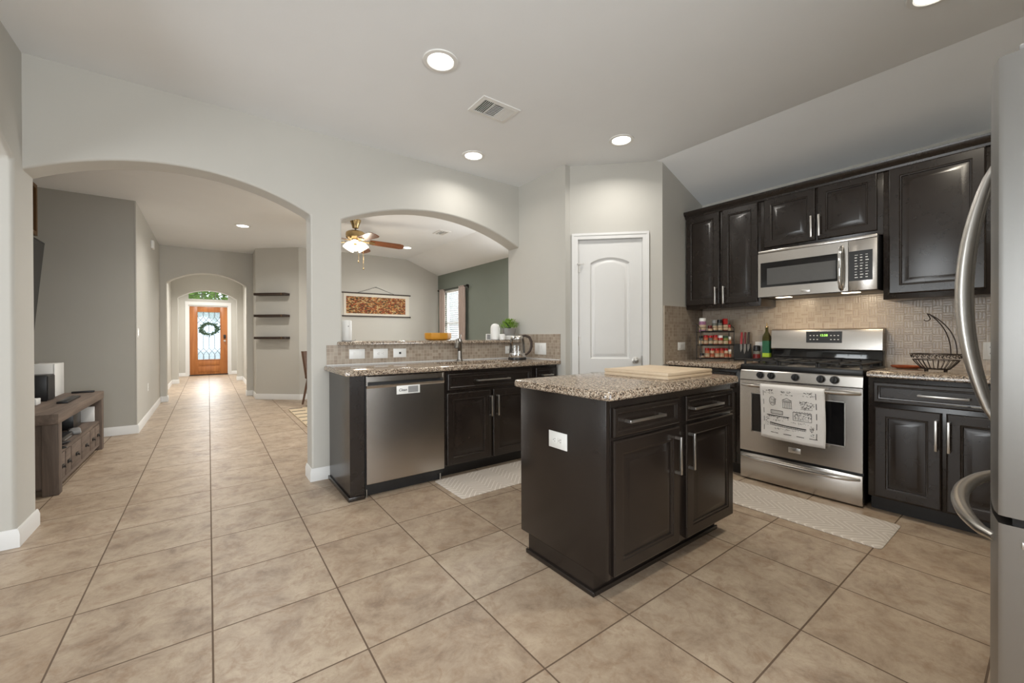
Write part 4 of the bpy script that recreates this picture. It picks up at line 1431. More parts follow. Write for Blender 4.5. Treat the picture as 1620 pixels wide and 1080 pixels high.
# ------------------------------------------------------------------ wall plates
def plate(name, label, cat, u0, u1, z0, z1, f, kind):
    o = outlet_plate(None, name, u0, u1, z0, z1, f, kind)
    return tag(o, label, cat)
fs = lambda u, v, o: (u, YS - 0.008 - o, v)
plate('light_switch', 'white double switch plate nearest the left end of the sink splashback', 'light switch', 0.939, 1.066, 0.962, 1.043, fs, 'switch')
plate('wall_outlet', 'white outlet plate second from the left on the sink splashback', 'outlet', 1.138, 1.264, 0.960, 1.042, fs, 'duplex')
plate('cable_plate', 'white plate with one dark jack, left of the faucet', 'wall plate', 1.315, 1.433, 0.962, 1.041, fs, 'jack')
plate('wall_outlet', 'white outlet plate partly hidden behind the glass kettle', 'outlet', 2.535, 2.655, 0.961, 1.043, fs, 'duplex')
plate('light_switch', 'square white double switch plate right of the kettle', 'light switch', -3.287, -3.112, 0.960, 1.078, lambda u, v, o: (XA - 0.008 - o, -u, v), 'switch')
plate('light_switch', 'small white switch plate on the brown tile left of the spice rack', 'light switch', 3.635, 3.760, 1.006, 1.083, lambda u, v, o: (u, YP - 0.008 - o, v), 'switch')
plate('wall_outlet', 'white outlet plate on the tile behind the fridge handle', 'outlet', -0.315, -0.24, 0.985, 1.10, lambda u, v, o: (XR - 0.008 - o, -u, v), 'duplex')
plate('light_switch', 'white switch plate on the left hallway wall at hand height', 'light switch', 6.70, 6.77, 1.15, 1.26, lambda u, v, o: (-0.69 + o, u, v), 'switch')
plate('wall_outlet', 'white outlet low on the left hallway wall', 'outlet', 7.70, 7.77, 0.39, 0.50, lambda u, v, o: (-0.69 + o, u, v), 'duplex')
plate('wall_outlet', 'white outlet low on the far left hallway wall beyond the arch', 'outlet', 11.1, 11.17, 0.39, 0.50, lambda u, v, o: (-0.73 + o, u, v), 'duplex')
m = MB(); m.box(-0.69, -0.655, 8.20, 8.34, 2.49, 2.61, 0.006)
tag(m.build('doorbell_chime', 'white_plastic'), 'small white box high on the left hallway wall', 'door chime')

# ------------------------------------------------------------------ counter things by the sink
BT = 1.1082
t = thing('electric_kettle', 'glass electric kettle with black handle on the sink worktop', 'kettle', (2.475, 3.27, 0.9142))
m = MB(); m.lathe([(0.088, 0), (0.092, 0.004), (0.092, 0.018), (0.086, 0.022), (0.0, 0.022)], n=28, cap=True)
m.build('power_base', 'black', t)
m = MB(); m.lathe([(0.083, 0.022), (0.085, 0.026), (0.084, 0.062), (0.080, 0.066)], n=28)
m.build('steel_band', 'chrome', t)
m = MB(); m.lathe([(0.080, 0.066), (0.079, 0.10), (0.074, 0.16), (0.068, 0.205), (0.066, 0.218), (0.064, 0.218), (0.066, 0.205), (0.072, 0.16), (0.077, 0.10), (0.078, 0.068)], n=28, cap=False)
m.build('glass_body', 'jar_glass', t)
m = MB(); m.lathe([(0.067, 0.205), (0.068, 0.222), (0.060, 0.236), (0.02, 0.241), (0.0, 0.241)], n=28, cap=True); m.tube([(-0.05, -0.03, 0.222), (-0.085, -0.05, 0.226)], [0.018, 0.010], 8)
m.build('lid', 'nickel', t)
HD = Vector((0.80, -0.60, 0))
m = MB(); m.tube([Vector((0, 0, z)) + HD * r for r, z in ((0.045, 0.236), (0.085, 0.238), (0.122, 0.222), (0.142, 0.18), (0.143, 0.13), (0.128, 0.085), (0.098, 0.055), (0.084, 0.045))], [0.010, 0.013, 0.014, 0.014, 0.013, 0.012, 0.010, 0.008], 10)
m.build('handle', 'shelf_wood', t)
m = MB(); m.tube([(0.03, 0.088, 0.01), (0.06, 0.15, 0.008), (0.11, 0.20, 0.02), (0.13, 0.255, 0.06), (0.125, 0.275, 0.09)], 0.004, 6); m.box(0.108, 0.140, 0.262, 0.2755, 0.075, 0.105, 0.003)
m.build('cord', 'black', t)

m = MB(); m.lathe([(0.080, 0.0), (0.112, 0.004), (0.130, 0.016), (0.136, 0.034), (0.135, 0.074), (0.129, 0.075), (0.127, 0.042), (0.09, 0.014), (0.0, 0.010)], (1.845, 3.76, BT), 10)
tag(m.build('serving_bowl', 'mustard', None, smooth=20), 'mustard yellow faceted bowl on the bar top left of the faucet', 'bowl')
t = thing('smart_speaker', 'white cylindrical speaker at the left end of the bar top', 'speaker', (0.958, 3.72, BT))
m = MB(); m.lathe([(0.042, 0), (0.044, 0.004), (0.044, 0.176), (0.040, 0.182), (0.0, 0.183)], n=28); m.build('body', 'white_plastic', t)
m = MB(); m.lathe([(0.048, 0), (0.048, 0.006), (0.03, 0.008)], n=28); m.tube([(0.03, -0.03, 0.004), (0.06, -0.03, 0.004), (0.075, 0.0, 0.012)], 0.0035, 6); m.build('base_ring', 'grey_plastic', t)
m = MB(); m.lathe([(0.004, 0), (0.004, 0.0015)], (0.005, -0.0438, 0.13), 10, Matrix.Rotation(PI / 2, 4, 'X')); m.build('indicator', 'dark_slot', t)
t = thing('potted_plant', 'bushy green potted plant in a grey metal pot on the bar top', 'potted plant', (2.615, 3.60, BT + 0.046))
m = MB(); m.lathe([(0.062, 0), (0.064, 0.003), (0.078, 0.075), (0.080, 0.078), (0.076, 0.078), (0.072, 0.064), (0.0, 0.064)], n=28); m.build('pot', 'galv', t)
m = MB()
rnd = random.Random(5)
for i in range(330):
    a = rnd.uniform(0, 2 * PI); el = rnd.uniform(0.1, 1.45); R = rnd.uniform(0.055, 0.108)
    p = Vector((math.cos(a) * math.cos(el) * R, math.sin(a) * math.cos(el) * R, 0.068 + math.sin(el) * R * 0.98))
    q = p + Vector((math.cos(a) * 0.6, math.sin(a) * 0.6, rnd.uniform(0.5, 1.1))).normalized() * rnd.uniform(0.02, 0.036)
    q.x = min(q.x, 0.108)
    s = Vector((-math.sin(a), math.cos(a), 0)) * rnd.uniform(0.005, 0.009)
    mid = (p + q) / 2 + Vector((0, 0, 0.004))
    m.quad([p, mid + s, q, mid - s])
m.build('foliage', 'leaf', t, smooth=0)
m = MB()
for i in range(24):
    a = rnd.uniform(0, 2 * PI); R = rnd.uniform(0.03, 0.07)
    m.tube([(0, 0, 0.06), (math.cos(a) * R * 0.5, math.sin(a) * R * 0.5, 0.10), (math.cos(a) * R, math.sin(a) * R, 0.145)], 0.002, 5)
m.build('stems', 'leaf_dark', t)
m = MB(); m.lathe([(0.070, 0), (0.084, 0.004), (0.088, 0.040), (0.085, 0.045), (0.081, 0.045), (0.076, 0.010), (0.0, 0.0095)], (2.612, 3.60, BT), 28)
m.lathe([(0.0, 0.0095), (0.07, 0.0100), (0.07, 0.045), (0.0, 0.0455)], (2.612, 3.60, BT), 20)
tag(m.build('plant_saucer', 'white_ceramic'), 'cream ceramic dish carrying the potted plant on the bar top', 'dish')
t = thing('aroma_diffuser', 'white dome-topped diffuser left of the potted plant', 'diffuser', (2.452, 3.63, BT))
m = MB(); m.lathe([(0.046, 0), (0.049, 0.004), (0.050, 0.12), (0.046, 0.145), (0.034, 0.164), (0.016, 0.173), (0.0, 0.175)], n=28); m.build('cover', 'white_ceramic', t)
m = MB(); m.lathe([(0.051, 0), (0.051, 0.006), (0.049, 0.007)], n=28); m.build('base_ring', 'grey_plastic', t)
m = MB(); m.lathe([(0.026, 0), (0.031, 0.004), (0.032, 0.052), (0.027, 0.062), (0.0, 0.063)], (2.487, 3.548, BT), 24)
tag(m.build('candle_jar', 'white_ceramic'), 'small white lidded jar in front of the dome-topped diffuser', 'jar')
t = thing('photo_frame', 'small clear photo frame left of the white diffuser', 'picture frame', (2.385, 3.66, BT))
m = MB()
for a, b, c, d in ((-0.028, 0.028, 0, 0.006), (-0.028, 0.028, 0.058, 0.064), (-0.028, -0.022, 0.006, 0.058), (0.022, 0.028, 0.006, 0.058)):
    m.box(a, b, -0.006, 0.006, c, d)
m.build('frame', 'white_plastic', t, smooth=0)
m = MB(); m.box(-0.022, 0.022, -0.002, 0.002, 0.006, 0.058); m.build('print', 'grey_plastic', t, smooth=0)
t = thing('pill_bottle', 'tiny brown bottle between the diffuser and the potted plant', 'bottle', (2.51, 3.70, BT))
m = MB(); m.lathe([(0.018, 0), (0.018, 0.09), (0.010, 0.10), (0.010, 0.108)], n=16); m.build('bottle_body', 'chair_brown', t)
m = MB(); m.lathe([(0.012, 0.108), (0.012, 0.125), (0, 0.126)], n=16); m.build('cap', 'black', t)

# cutting board on the island
t = thing('cutting_board', 'thick pale wooden cutting board lying on the island top', 'cutting board', (2.155, 1.475, 0.9142), 0.02)
m = MB(); m.box(-0.235, 0.235, -0.235, 0.19, 0.0, 0.017, 0.004); m.box(-0.230, 0.230, -0.230, 0.185, 0.017, 0.020); m.box(-0.235, 0.235, -0.235, 0.19, 0.020, 0.038, 0.004)
m.build('board', 'board', t)
m = MB(); m.box(-0.234, -0.205, -0.234, 0.189, 0.0378, 0.0386, 0.0); m.build('end_strip', 'board', t)

# mats on the floor
def floor_mat_obj(x0, x1, y0, y1, label, rot=0):
    mm = MB()
    cx, cy = (x0 + x1) / 2, (y0 + y1) / 2
    hx, hy = (x1 - x0) / 2, (y1 - y0) / 2
    P = rounded(-hx, hx, -hy, hy, 0.03)
    def ins(d, z): return [(x * (1 - d / hx), y * (1 - d / hy), z) for x, y in P]
    mm.loft([ins(0, 0.001), ins(0, 0.004), ins(0.02, 0.011), ins(0.03, 0.012)])
    o = mm.build('anti_fatigue_mat', 'mat', None, smooth=30)
    o.location = (cx, cy, 0); o.rotation_euler = (0, 0, rot)
    return tag(o, label, 'kitchen mat')
floor_mat_obj(1.425, 2.60, 2.528, 2.985, 'pale grey patterned mat on the floor in front of the sink cabinet')
floor_mat_obj(2.868, 3.330, 0.578, 2.00, 'pale grey patterned mat on the floor in front of the range')

# ------------------------------------------------------------------ spice rack in the corner, turned towards the island
RKA = math.atan2(-0.197, 0.236)
t = thing('spice_rack', 'three-tier black wire spice rack in the counter corner', 'spice rack', (3.662, 2.012, 0.9142), RKA)
RWd, RDp = 0.300, 0.10
SH = [0.018, 0.142, 0.266]
m = MB()
for x in (0, RWd):
    m.tube([(x, 0, 0), (x, 0, 0.30)], 0.0035, 6); m.tube([(x, RDp, 0), (x, RDp, 0.345)], 0.0035, 6)
    m.tube([(x, 0, 0.30), (x, RDp, 0.345)], 0.003, 6)
m.build('frame', 'wire', t)
for z in SH:
    m = MB()
    m.box(-0.003, RWd + 0.003, -0.004, 0.0, z - 0.003, z + 0.012); m.box(-0.003, RWd + 0.003, RDp, RDp + 0.004, z - 0.003, z + 0.003)
    m.box(-0.003, 0.0, 0, RDp, z - 0.003, z + 0.003); m.box(RWd, RWd + 0.003, 0, RDp, z - 0.003, z + 0.003)
    for i in range(9):
        y = 0.005 + i * 0.011
        m.box(0, RWd, y, y + 0.003, z - 0.002, z)
    m.tube([(0, 0, z + 0.045), (RWd, 0, z + 0.045)], 0.0022, 6)
    m.build('shelf', 'wire', t)
def jar(x, shelf, r, h, cap, lab, label, group, y=0.05, caph=0.022, sq=False, name='spice_jar'):
    M0 = Matrix.Rotation(RKA, 4, 'Z')
    p = M0 @ Vector((x, y, SH[shelf] + 0.0005)) + Vector((3.662, 2.012, 0.9142))
    j = thing(name, label, 'spice jar', p, RKA, group)
    mm = MB()
    n = 4 if sq else 16
    a0 = PI / 4 if sq else 0
    k = 1.35 if sq else 1
    mm.lathe([(r * k, 0), (r * k, h - caph - 0.004), (r * k * 0.85, h - caph)], n=n, a0=a0)
    mm.build('body', lab, j)
    mm = MB(); mm.lathe([(r * k * 0.95, h - caph), (r * k * 0.97, h - 0.003), (r * k * 0.85, h), (0, h)], n=n, a0=a0)
    mm.build('cap', cap, j)
    mm = MB(); mm.lathe([(r * k + 0.0006, h * 0.16), (r * k + 0.0006, h * 0.52)], n=n, a0=a0, cap=False)
    mm.build('label_band', 'spice_b' if lab != 'spice_b' else 'spice', j)
    return j
gt, gm, gb = 'jars on the top tier of the spice rack', 'jars on the middle tier of the spice rack', 'jars on the bottom tier of the spice rack'
jar(0.036, 2, 0.030, 0.130, 'white_plastic', 'purple', 'tall purple-labelled jar with white cap on the top tier of the rack', gt, 0.05, 0.03)
jar(0.098, 2, 0.020, 0.060, 'dark_red', 'dark_red', 'short dark red jar on the top tier beside the purple-labelled jar', gt, 0.035)
jar(0.146, 2, 0.022, 0.112, 'grey_plastic', 'spice_g', 'grey shaker on the top tier of the rack, third from left', gt, 0.05, 0.03)
jar(0.194, 2, 0.022, 0.115, 'black', 'spice_g', 'black-capped shaker on the top tier left of the tall red tin', gt, 0.05, 0.03)
jar(0.240, 2, 0.019, 0.125, 'red_cap', 'dark_red', 'tall red tin on the top tier of the rack', gt, 0.05, 0.05, True)
jar(0.279, 2, 0.017, 0.068, 'red_cap', 'spice', 'short red jar at the right end of the top tier', gt, 0.055)
mid = [(0.022, 0.018, 0.088, 'black', 'spice_g', 'black-capped jar at the left end of the middle tier'),
       (0.064, 0.021, 0.096, 'red_cap', 'spice', 'red-capped jar second from left on the middle tier'),
       (0.108, 0.020, 0.092, 'red_cap', 'spice_g', 'red-capped jar third from left on the middle tier'),
       (0.152, 0.021, 0.096, 'red_cap', 'spice', 'red-capped jar fourth from left on the middle tier'),
       (0.198, 0.022, 0.092, 'white_plastic', 'red_cap', 'white-capped red jar on the middle tier'),
       (0.246, 0.022, 0.088, 'leaf_dark', 'spice_y', 'green-labelled jar on the middle tier'),
       (0.284, 0.012, 0.080, 'white_plastic', 'spice_b', 'slim white-capped jar at the right end of the middle tier')]
for x, r, h, c, l, lb in mid:
    jar(x, 1, r, h, c, l, lb, gm)
bot = [(0.030, 0.020, 0.050, 'black', 'purple', 'short pink-labelled jar at the left end of the bottom tier'),
       (0.078, 0.021, 0.098, 'red_cap', 'spice', 'red-capped jar second from left on the bottom tier'),
       (0.122, 0.020, 0.096, 'red_cap', 'spice_b', 'red-capped jar third from left on the bottom tier'),
       (0.166, 0.021, 0.096, 'red_cap', 'spice', 'red-capped jar fourth from left on the bottom tier'),
       (0.210, 0.020, 0.098, 'red_cap', 'spice', 'red-capped jar fifth from left on the bottom tier'),
       (0.250, 0.018, 0.096, 'red_cap', 'spice_b', 'red-capped jar sixth from left on the bottom tier'),
       (0.284, 0.013, 0.085, 'white_plastic', 'spice_b', 'slim pale jar at the right end of the bottom tier')]
for x, r, h, c, l, lb in bot:
    jar(x, 0, r, h, c, l, lb, gb)

# knife holder with three knives
KA = RKA + 0.12
KO = Vector((3.935, 1.835, 0.9142))
KM = Matrix.Translation(KO) @ Matrix.Rotation(-PI / 2 + 0.62, 4, 'Z')
KR = -PI / 2 + 0.62
t = thing('knife_holder', 'black knife holder between the spice rack and the oil bottle', 'knife holder', KO, KR)
m = MB(); m.box(0, 0.150, 0.0, 0.055, 0, 0.020, 0.003); m.build('base', 'black', t)
m = MB(); m.loft([[(x, y, z) for y, z in ((0.030, 0.02), (0.045, 0.02), (0.058, 0.155), (0.048, 0.155))] for x in (0.0, 0.150)]); m.build('back_board', 'black', t)
for k, (x, hm, zt, lb) in enumerate(((0.062, 'red_cap', 0.158, 'kitchen knife with a bright red handle in the black holder'), (0.092, 'dark_red', 0.158, 'kitchen knife with a dark red handle, middle one in the holder'), (0.122, 'shelf_wood', 0.158, 'kitchen knife with a dark brown handle in the black holder'))):
    k_ = thing('kitchen_knife', lb, 'knife', KM @ Vector((x, 0.026, 0.0)), KR, 'knives in the black holder')
    bot_z = (0.075, 0.058, 0.082)[k]
    m = MB()
    m.loft([[(-0.010, y, zt), (0.010, y, zt), (0.009, y, bot_z + 0.035), (-0.004, y, bot_z), (-0.010, y, bot_z + 0.03)] for y in (0.006, 0.008)])
    m.build('blade', 'nickel', k_, smooth=0)
    m = MB(); m.tube([(0, 0.008, zt - 0.005), (0.002, 0.010, zt + 0.04), (0.007, 0.016, zt + 0.105)], [0.0095, 0.010, 0.0085], 8)
    m.build('handle', hm, k_)
t = thing('pepper_grinder', 'small grinder with black top and red label beside the oil bottle', 'pepper grinder', (4.0, 1.668, 0.9142))
m = MB(); m.lathe([(0.028, 0), (0.030, 0.004), (0.029, 0.085), (0.024, 0.092)], n=20); m.build('body', 'spice_g', t)
m = MB(); m.lathe([(0.0305, 0.02), (0.0302, 0.065)], n=20, cap=False); m.build('label_band', 'dark_red', t)
m = MB(); m.lathe([(0.026, 0.092), (0.030, 0.096), (0.030, 0.135), (0.022, 0.142), (0, 0.143)], n=20); m.build('grinder_top', 'black', t)
t = thing('oil_bottle', 'tall green olive oil bottle left of the range', 'bottle', (4.02, 1.592, 0.9142))
m = MB(); m.lathe([(0.036, 0), (0.038, 0.004), (0.038, 0.205), (0.034, 0.228), (0.016, 0.262), (0.013, 0.275), (0.013, 0.305)], n=4, a0=PI / 4); m.build('bottle_body', 'oil_glass', t)
m = MB(); m.lathe([(0.0385, 0.075), (0.0385, 0.185)], n=4, a0=PI / 4, cap=False); m.build('label_upper', 'green_label', t)
m = MB(); m.lathe([(0.0386, 0.04), (0.0386, 0.075)], n=4, a0=PI / 4, cap=False); m.build('label_lower', 'lime', t)
m = MB(); m.lathe([(0.015, 0.305), (0.015, 0.312), (0.005, 0.316), (0.004, 0.345), (0.0, 0.346)], n=12); m.build('pourer', 'brass', t)
m = MB(); m.box(-0.045, 0.045, -0.006, 0.006, 0, 0.175, 0.002)
o = m.build('white_card', 'white_plastic'); o.location = (4.072, 1.665, 0.9142); o.rotation_euler = (0, 0, PI / 2)
tag(o, 'white board leaning behind the pepper grinder', 'board')

# fruit basket with banana hook
BX, BY, BZ = 3.735, 0.487, 0.9142
t = thing('fruit_basket', 'dark wire fruit basket with a curved banana hook on the right worktop', 'fruit basket', (BX, BY, BZ))
def ring(r, z, w=0.0028, n=36, ex=0.85):
    return [(r * ex * math.cos(2 * PI * i / n), r * math.sin(2 * PI * i / n), z) for i in range(n)]
m = MB(); m.tube(ring(0.121, 0.110), 0.0032, 6, True); m.build('rim', 'bronze', t)
m = MB(); m.tube(ring(0.108, 0.074), 0.0026, 6, True)
for i in range(22):
    a = 2 * PI * (i + 0.5) / 22
    c = Vector((0.1145 * 0.85 * math.cos(a), 0.1145 * math.sin(a), 0.092))
    tn = Vector((-0.85 * math.sin(a), math.cos(a), 0)).normalized()
    rad = Vector((math.cos(a), math.sin(a), 0))
    m.tube([c + tn * (0.013 - 0.0011 * k) * math.cos(k * 0.62) + (Vector((0, 0, 1)) + rad * 0.33) * (0.0145 - 0.0011 * k) * math.sin(k * 0.62) for k in range(11)], 0.0018, 5)
m.build('scroll_band', 'bronze', t)
m = MB()
for i in range(26):
    a = 2 * PI * i / 26
    P = [(0.108, 0.074), (0.098, 0.058), (0.080, 0.034), (0.064, 0.016)]
    m.tube([(r * 0.85 * math.cos(a), r * math.sin(a), z) for r, z in P], 0.0018, 5)
m.build('wire_body', 'bronze', t)
m = MB(); m.tube(ring(0.064, 0.016), 0.0030, 6, True)
for i in range(-2, 3):
    y = i * 0.022; x = 0.85 * math.sqrt(max(0, 0.064 ** 2 - y * y))
    m.tube([(-x, y, 0.016), (x, y, 0.016)], 0.0016, 5)
m.build('base_ring', 'bronze', t)
for i in range(4):
    a = PI / 4 + i * PI / 2
    m = MB(); m.lathe([(0.004, 0), (0.006, 0.004), (0.0035, 0.016)], (0.062 * 0.85 * math.cos(a), 0.062 * math.sin(a), 0), 10); m.build('foot', 'bronze', t)
m = MB()
yt = 0.033
for y0, x0 in ((-0.060, 0.088), (-0.098, -0.02)):
    x0 = (0.060 if y0 > -0.08 else -0.045)
    P0, P1, P2 = Vector((x0, y0, 0.108)), Vector((x0 * 0.6, y0 - 0.004, 0.275)), Vector((0, yt, 0.370))
    pts = []
    for k in range(13):
        s = k / 12
        pts.append(P0 * (1 - s) ** 2 + P1 * 2 * s * (1 - s) + P2 * s * s)
    m.tube(pts, 0.003, 6)
m.tube([(0, yt, 0.370), (0, yt + 0.006, 0.372), (0, yt - 0.004, 0.352), (0, yt - 0.008, 0.335), (0, yt + 0.002, 0.324), (0, yt + 0.016, 0.325), (0, yt + 0.021, 0.333)], 0.003, 6)
m.build('banana_hook', 'bronze', t)
m = MB(); m.lathe([(0.05, 0.0), (0.08, 0.004), (0.088, 0.016), (0.085, 0.018), (0.076, 0.008), (0.0, 0.006)], (3.93, 0.655, 0.9142), 28)
tag(m.build('copper_dish', 'copper'), 'shallow copper-brown dish on the worktop right of the range', 'dish')

# ------------------------------------------------------------------ ceiling: recessed lights and vents
def downlight(x, y, label, power=4.5, group='recessed ceiling lights', r=0.075, color=(1.0, 0.955, 0.885)):
    t = thing('recessed_light', label, 'ceiling light', (x, y, ZC), 0, group)
    mm = MB(); mm.lathe([(r + 0.028, 0.0), (r + 0.026, -0.006), (r + 0.004, -0.008), (r - 0.002, -0.003), (r - 0.002, 0.0)], n=32, cap=False); mm.build('trim_ring', 'white_plastic', t)
    mm = MB(); mm.lathe([(r - 0.001, -0.0005), (r - 0.001, -0.003), (0, -0.0045)], n=32); mm.build('lens', 'lens', t)
    l = area_light('recessed_lamp', (0, 0, -0.012), (0, 0, -1), 2 * r - 0.01, 2 * r - 0.01, power, color, 'DISK', 150)
    l.parent = t
    return t
downlight(1.109, 2.208, 'recessed ceiling light left of the kitchen vent, largest in view')
downlight(1.925, 3.188, 'recessed ceiling light in front of the arched pass-through')
downlight(2.765, 2.205, 'recessed ceiling light in front of the pantry door', 6.5)
downlight(2.777, 0.364, 'recessed ceiling light near the fridge at the top edge', 15, color=(1.0, 0.90, 0.74))
downlight(2.928, 7.217, 'recessed ceiling light in the living room beyond the fan blade', 13)
downlight(0.410, 7.206, 'recessed ceiling light over the hallway seen through the big arch', 20)
for nm, x, y, p in (('kitchen_lamp', 1.10, 0.36, 4.5), ('foyer_fill', 0.0, 11.2, 62), ('foyer_fill', 0.0, 14.2, 38), ('living_lamp', 0.41, 5.0, 26), ('living_lamp', 2.9, 5.1, 13)):  # both foyer lights are unseen, added to brighten the walls beyond the arch
    area_light(nm, (x, y, ZC - 0.01), (0, 0, -1), 0.14, 0.14, p, (1.0, 0.955, 0.885), 'DISK', 150)

def vent(x0, x1, y0, y1, label, n):
    t = thing('ceiling_vent', label, 'vent', ((x0 + x1) / 2, (y0 + y1) / 2, ZC), 0, 'ceiling air vents')
    hx, hy = (x1 - x0) / 2, (y1 - y0) / 2
    mm = MB(); mm.loft([[(sx * (hx - i), sy * (hy - i), -z) for sx, sy in ((-1, -1), (1, -1), (1, 1), (-1, 1))] for i, z in ((0, 0), (0.002, 0.006), (0.030, 0.009), (0.030, 0.002))], False, False)
    mm.build('frame', 'white_plastic', t, smooth=0)
    mm = MB(); mm.box(-hx + 0.028, hx - 0.028, -hy + 0.028, hy - 0.028, -0.002, -0.001); mm.build('backing', 'dark_slot', t, smooth=0)
    mm = MB()
    # three banks of slats, each turned its own way
    w = (2 * hx - 0.06) / 3
    for b in range(3):
        bx = -hx + 0.03 + b * w
        if b: mm.box(bx - 0.003, bx + 0.003, -hy + 0.03, hy - 0.03, -0.009, -0.002)
        if b == 1:
            for i in range(n):
                y = -hy + 0.03 + (2 * hy - 0.06) * (i + 0.5) / n
                mm.box(bx + 0.003, bx + w - 0.003, y - 0.0022, y + 0.0002, -0.008, -0.003)
        else:
            for i in range(6):
                x = bx + w * (i + 0.5) / 6
                s = 0.006 if b == 2 else -0.001
                mm.loft([[(x - 0.001, y, -0.003), (x + 0.001, y, -0.003), (x + 0.001 + s, y, -0.009), (x - 0.001 + s, y, -0.009)] for y in (-hy + 0.03, hy - 0.03)])
    mm.build('slats', 'white_plastic', t, smooth=0)
    return t
vent(1.50, 1.815, 2.345, 2.565, 'white ceiling vent with dark slots beside the kitchen downlights', 9)
vent(2.85, 3.04, 5.71, 5.99, 'small white ceiling vent in the living room seen through the pass-through', 5)

# ------------------------------------------------------------------ living room
FX, FYc = 1.655, 5.93
t = thing('ceiling_fan', 'brass ceiling fan with wooden blades and a lit glass bowl', 'ceiling fan', (FX, FYc, 0))
m = MB(); m.lathe([(0.075, ZC), (0.073, ZC - 0.02), (0.050, ZC - 0.075), (0.040, ZC - 0.115), (0.022, ZC - 0.120)], n=24); m.build('canopy', 'brass', t)
m = MB(); m.lathe([(0.013, ZC - 0.115), (0.013, 2.60)], n=12); m.build('downrod', 'steel_dark', t)
m = MB(); m.lathe([(0.02, 2.625), (0.10, 2.618), (0.125, 2.600), (0.130, 2.570), (0.125, 2.530), (0.10, 2.510), (0.05, 2.500)], n=28); m.build('motor_housing', 'brass', t)
m = MB(); m.lathe([(0.05, 2.50), (0.062, 2.485), (0.05, 2.470), (0.035, 2.455), (0.055, 2.44), (0.05, 2.42)], n=20); m.build('light_fitter', 'brass', t)
for k in range(3):
    a = 0.15 + 2 * PI * k / 3
    c = Vector((0.055 * math.cos(a), 0.055 * math.sin(a), 2.475))
    MM = Matrix.Rotation(a, 4, 'Z') @ Matrix.Rotation(-0.62, 4, 'Y')
    m = MB(); m.lathe([(0.024, 0.0), (0.048, -0.018), (0.070, -0.055), (0.082, -0.115), (0.078, -0.117), (0.064, -0.056), (0.02, -0.01)], c, 20, MM, cap=False); m.build('glass_shade', 'fan_glass', t)
for k in range(5):
    a = -0.21 + 2 * PI * k / 5
    MM = Matrix.Rotation(a, 4, 'Z') @ Matrix.Translation((0, 0, 2.495)) @ Matrix.Rotation(0.06, 4, 'Y') @ Matrix.Rotation(-0.30, 4, 'X')
    m = MB()
    out = [(0.19, -0.055), (0.24, -0.062), (0.60, -0.070), (0.65, -0.055), (0.665, 0.0), (0.65, 0.055), (0.60, 0.070), (0.24, 0.062), (0.19, 0.055)]
    m.loft([[MM @ Vector((x, y, z)) for x, y in out] for z in (-0.003, 0.004)])
    b = m.build('blade', 'fan_wood', t, smooth=0)
    m = MB(); m.loft([[MM @ Vector((x, y, z)) for x, y in ((0.09, -0.018), (0.16, -0.012), (0.20, -0.04), (0.26, -0.02), (0.26, 0.02), (0.20, 0.04), (0.16, 0.012), (0.09, 0.018))] for z in (-0.011, -0.003)])
    m.build('blade_iron', 'brass', b, smooth=0)
for dx, l in ((0.01, 0.22), (0.075, 0.31)):
    m = MB(); m.tube([(dx, -0.09, 2.44), (dx, -0.105, 2.42), (dx, -0.108, 2.42 - l)], 0.003, 5); m.lathe([(0.004, 0), (0.010, -0.012), (0.008, -0.03), (0.0, -0.035)], (dx, -0.108, 2.42 - l), 10); m.build('pull_chain', 'brass', t)
d = bpy.data.lights.new('fan_lamp', 'POINT'); d.energy = 9; d.color = (1.0, 0.88, 0.72); d.shadow_soft_size = 0.09
o = bpy.data.objects.new('fan_lamp', d); COL.objects.link(o); o.location = (FX, FYc, 2.27)

t = thing('hanging_scroll', 'long painted scroll of orange and gold colours hanging on the living room wall', 'painting', (0, 8.33, 0))
m = MB(); m.box(2.095, 3.42, -0.010, -0.004, 1.545, 2.008); m.build('backing', 'paper', t, smooth=0)
m = MB(); m.box(2.14, 3.335, -0.0115, -0.010, 1.605, 1.94); m.build('painted_panel', 'tapestry', t, smooth=0)
for z in (2.008, 1.553):
    m = MB(); m.box(2.06, 3.45, -0.022, -0.004, z - 0.011, z + 0.011, 0.003); m.build('hanging_bar', 'shelf_wood', t)
m = MB(); m.tube([(2.35, -0.01, 2.015), (2.72, -0.008, 2.145), (3.10, -0.01, 2.015)], 0.003, 5); m.lathe([(0.006, 0), (0.006, 0.02)], (2.72, 0, 2.145), 8, RX); m.build('cord', 'ink', t)

t = thing('window_blind', 'white horizontal slat blind in the living room window', 'blind', (XR + 0.025, (WY0 + WY1) / 2, 0))
hw = (WY1 - WY0) / 2 - 0.012
m = MB(); m.box(-0.02, 0.02, -hw, hw, 2.08, 2.125, 0.004); m.build('head_rail', 'white_plastic', t)
m = MB()
for i in range(30):
    z = 2.06 - i * 0.044
    m.loft([[(-0.020, y, z - 0.008), (0.0, y, z + 0.002), (0.020, y, z + 0.008), (0.020, y, z + 0.010), (0.0, y, z + 0.004), (-0.020, y, z - 0.006)] for y in (-hw, hw)])
m.build('slats', 'white_plastic', t, smooth=0)
m = MB(); m.box(-0.016, 0.016, -hw, hw, 0.755, 0.772, 0.003); m.build('bottom_rail', 'white_plastic', t)
m = MB(); m.tube([(-0.024, -hw + 0.03, 2.09), (-0.024, -hw + 0.03, 1.3)], 0.004, 6); m.build('wand', 'white_plastic', t)
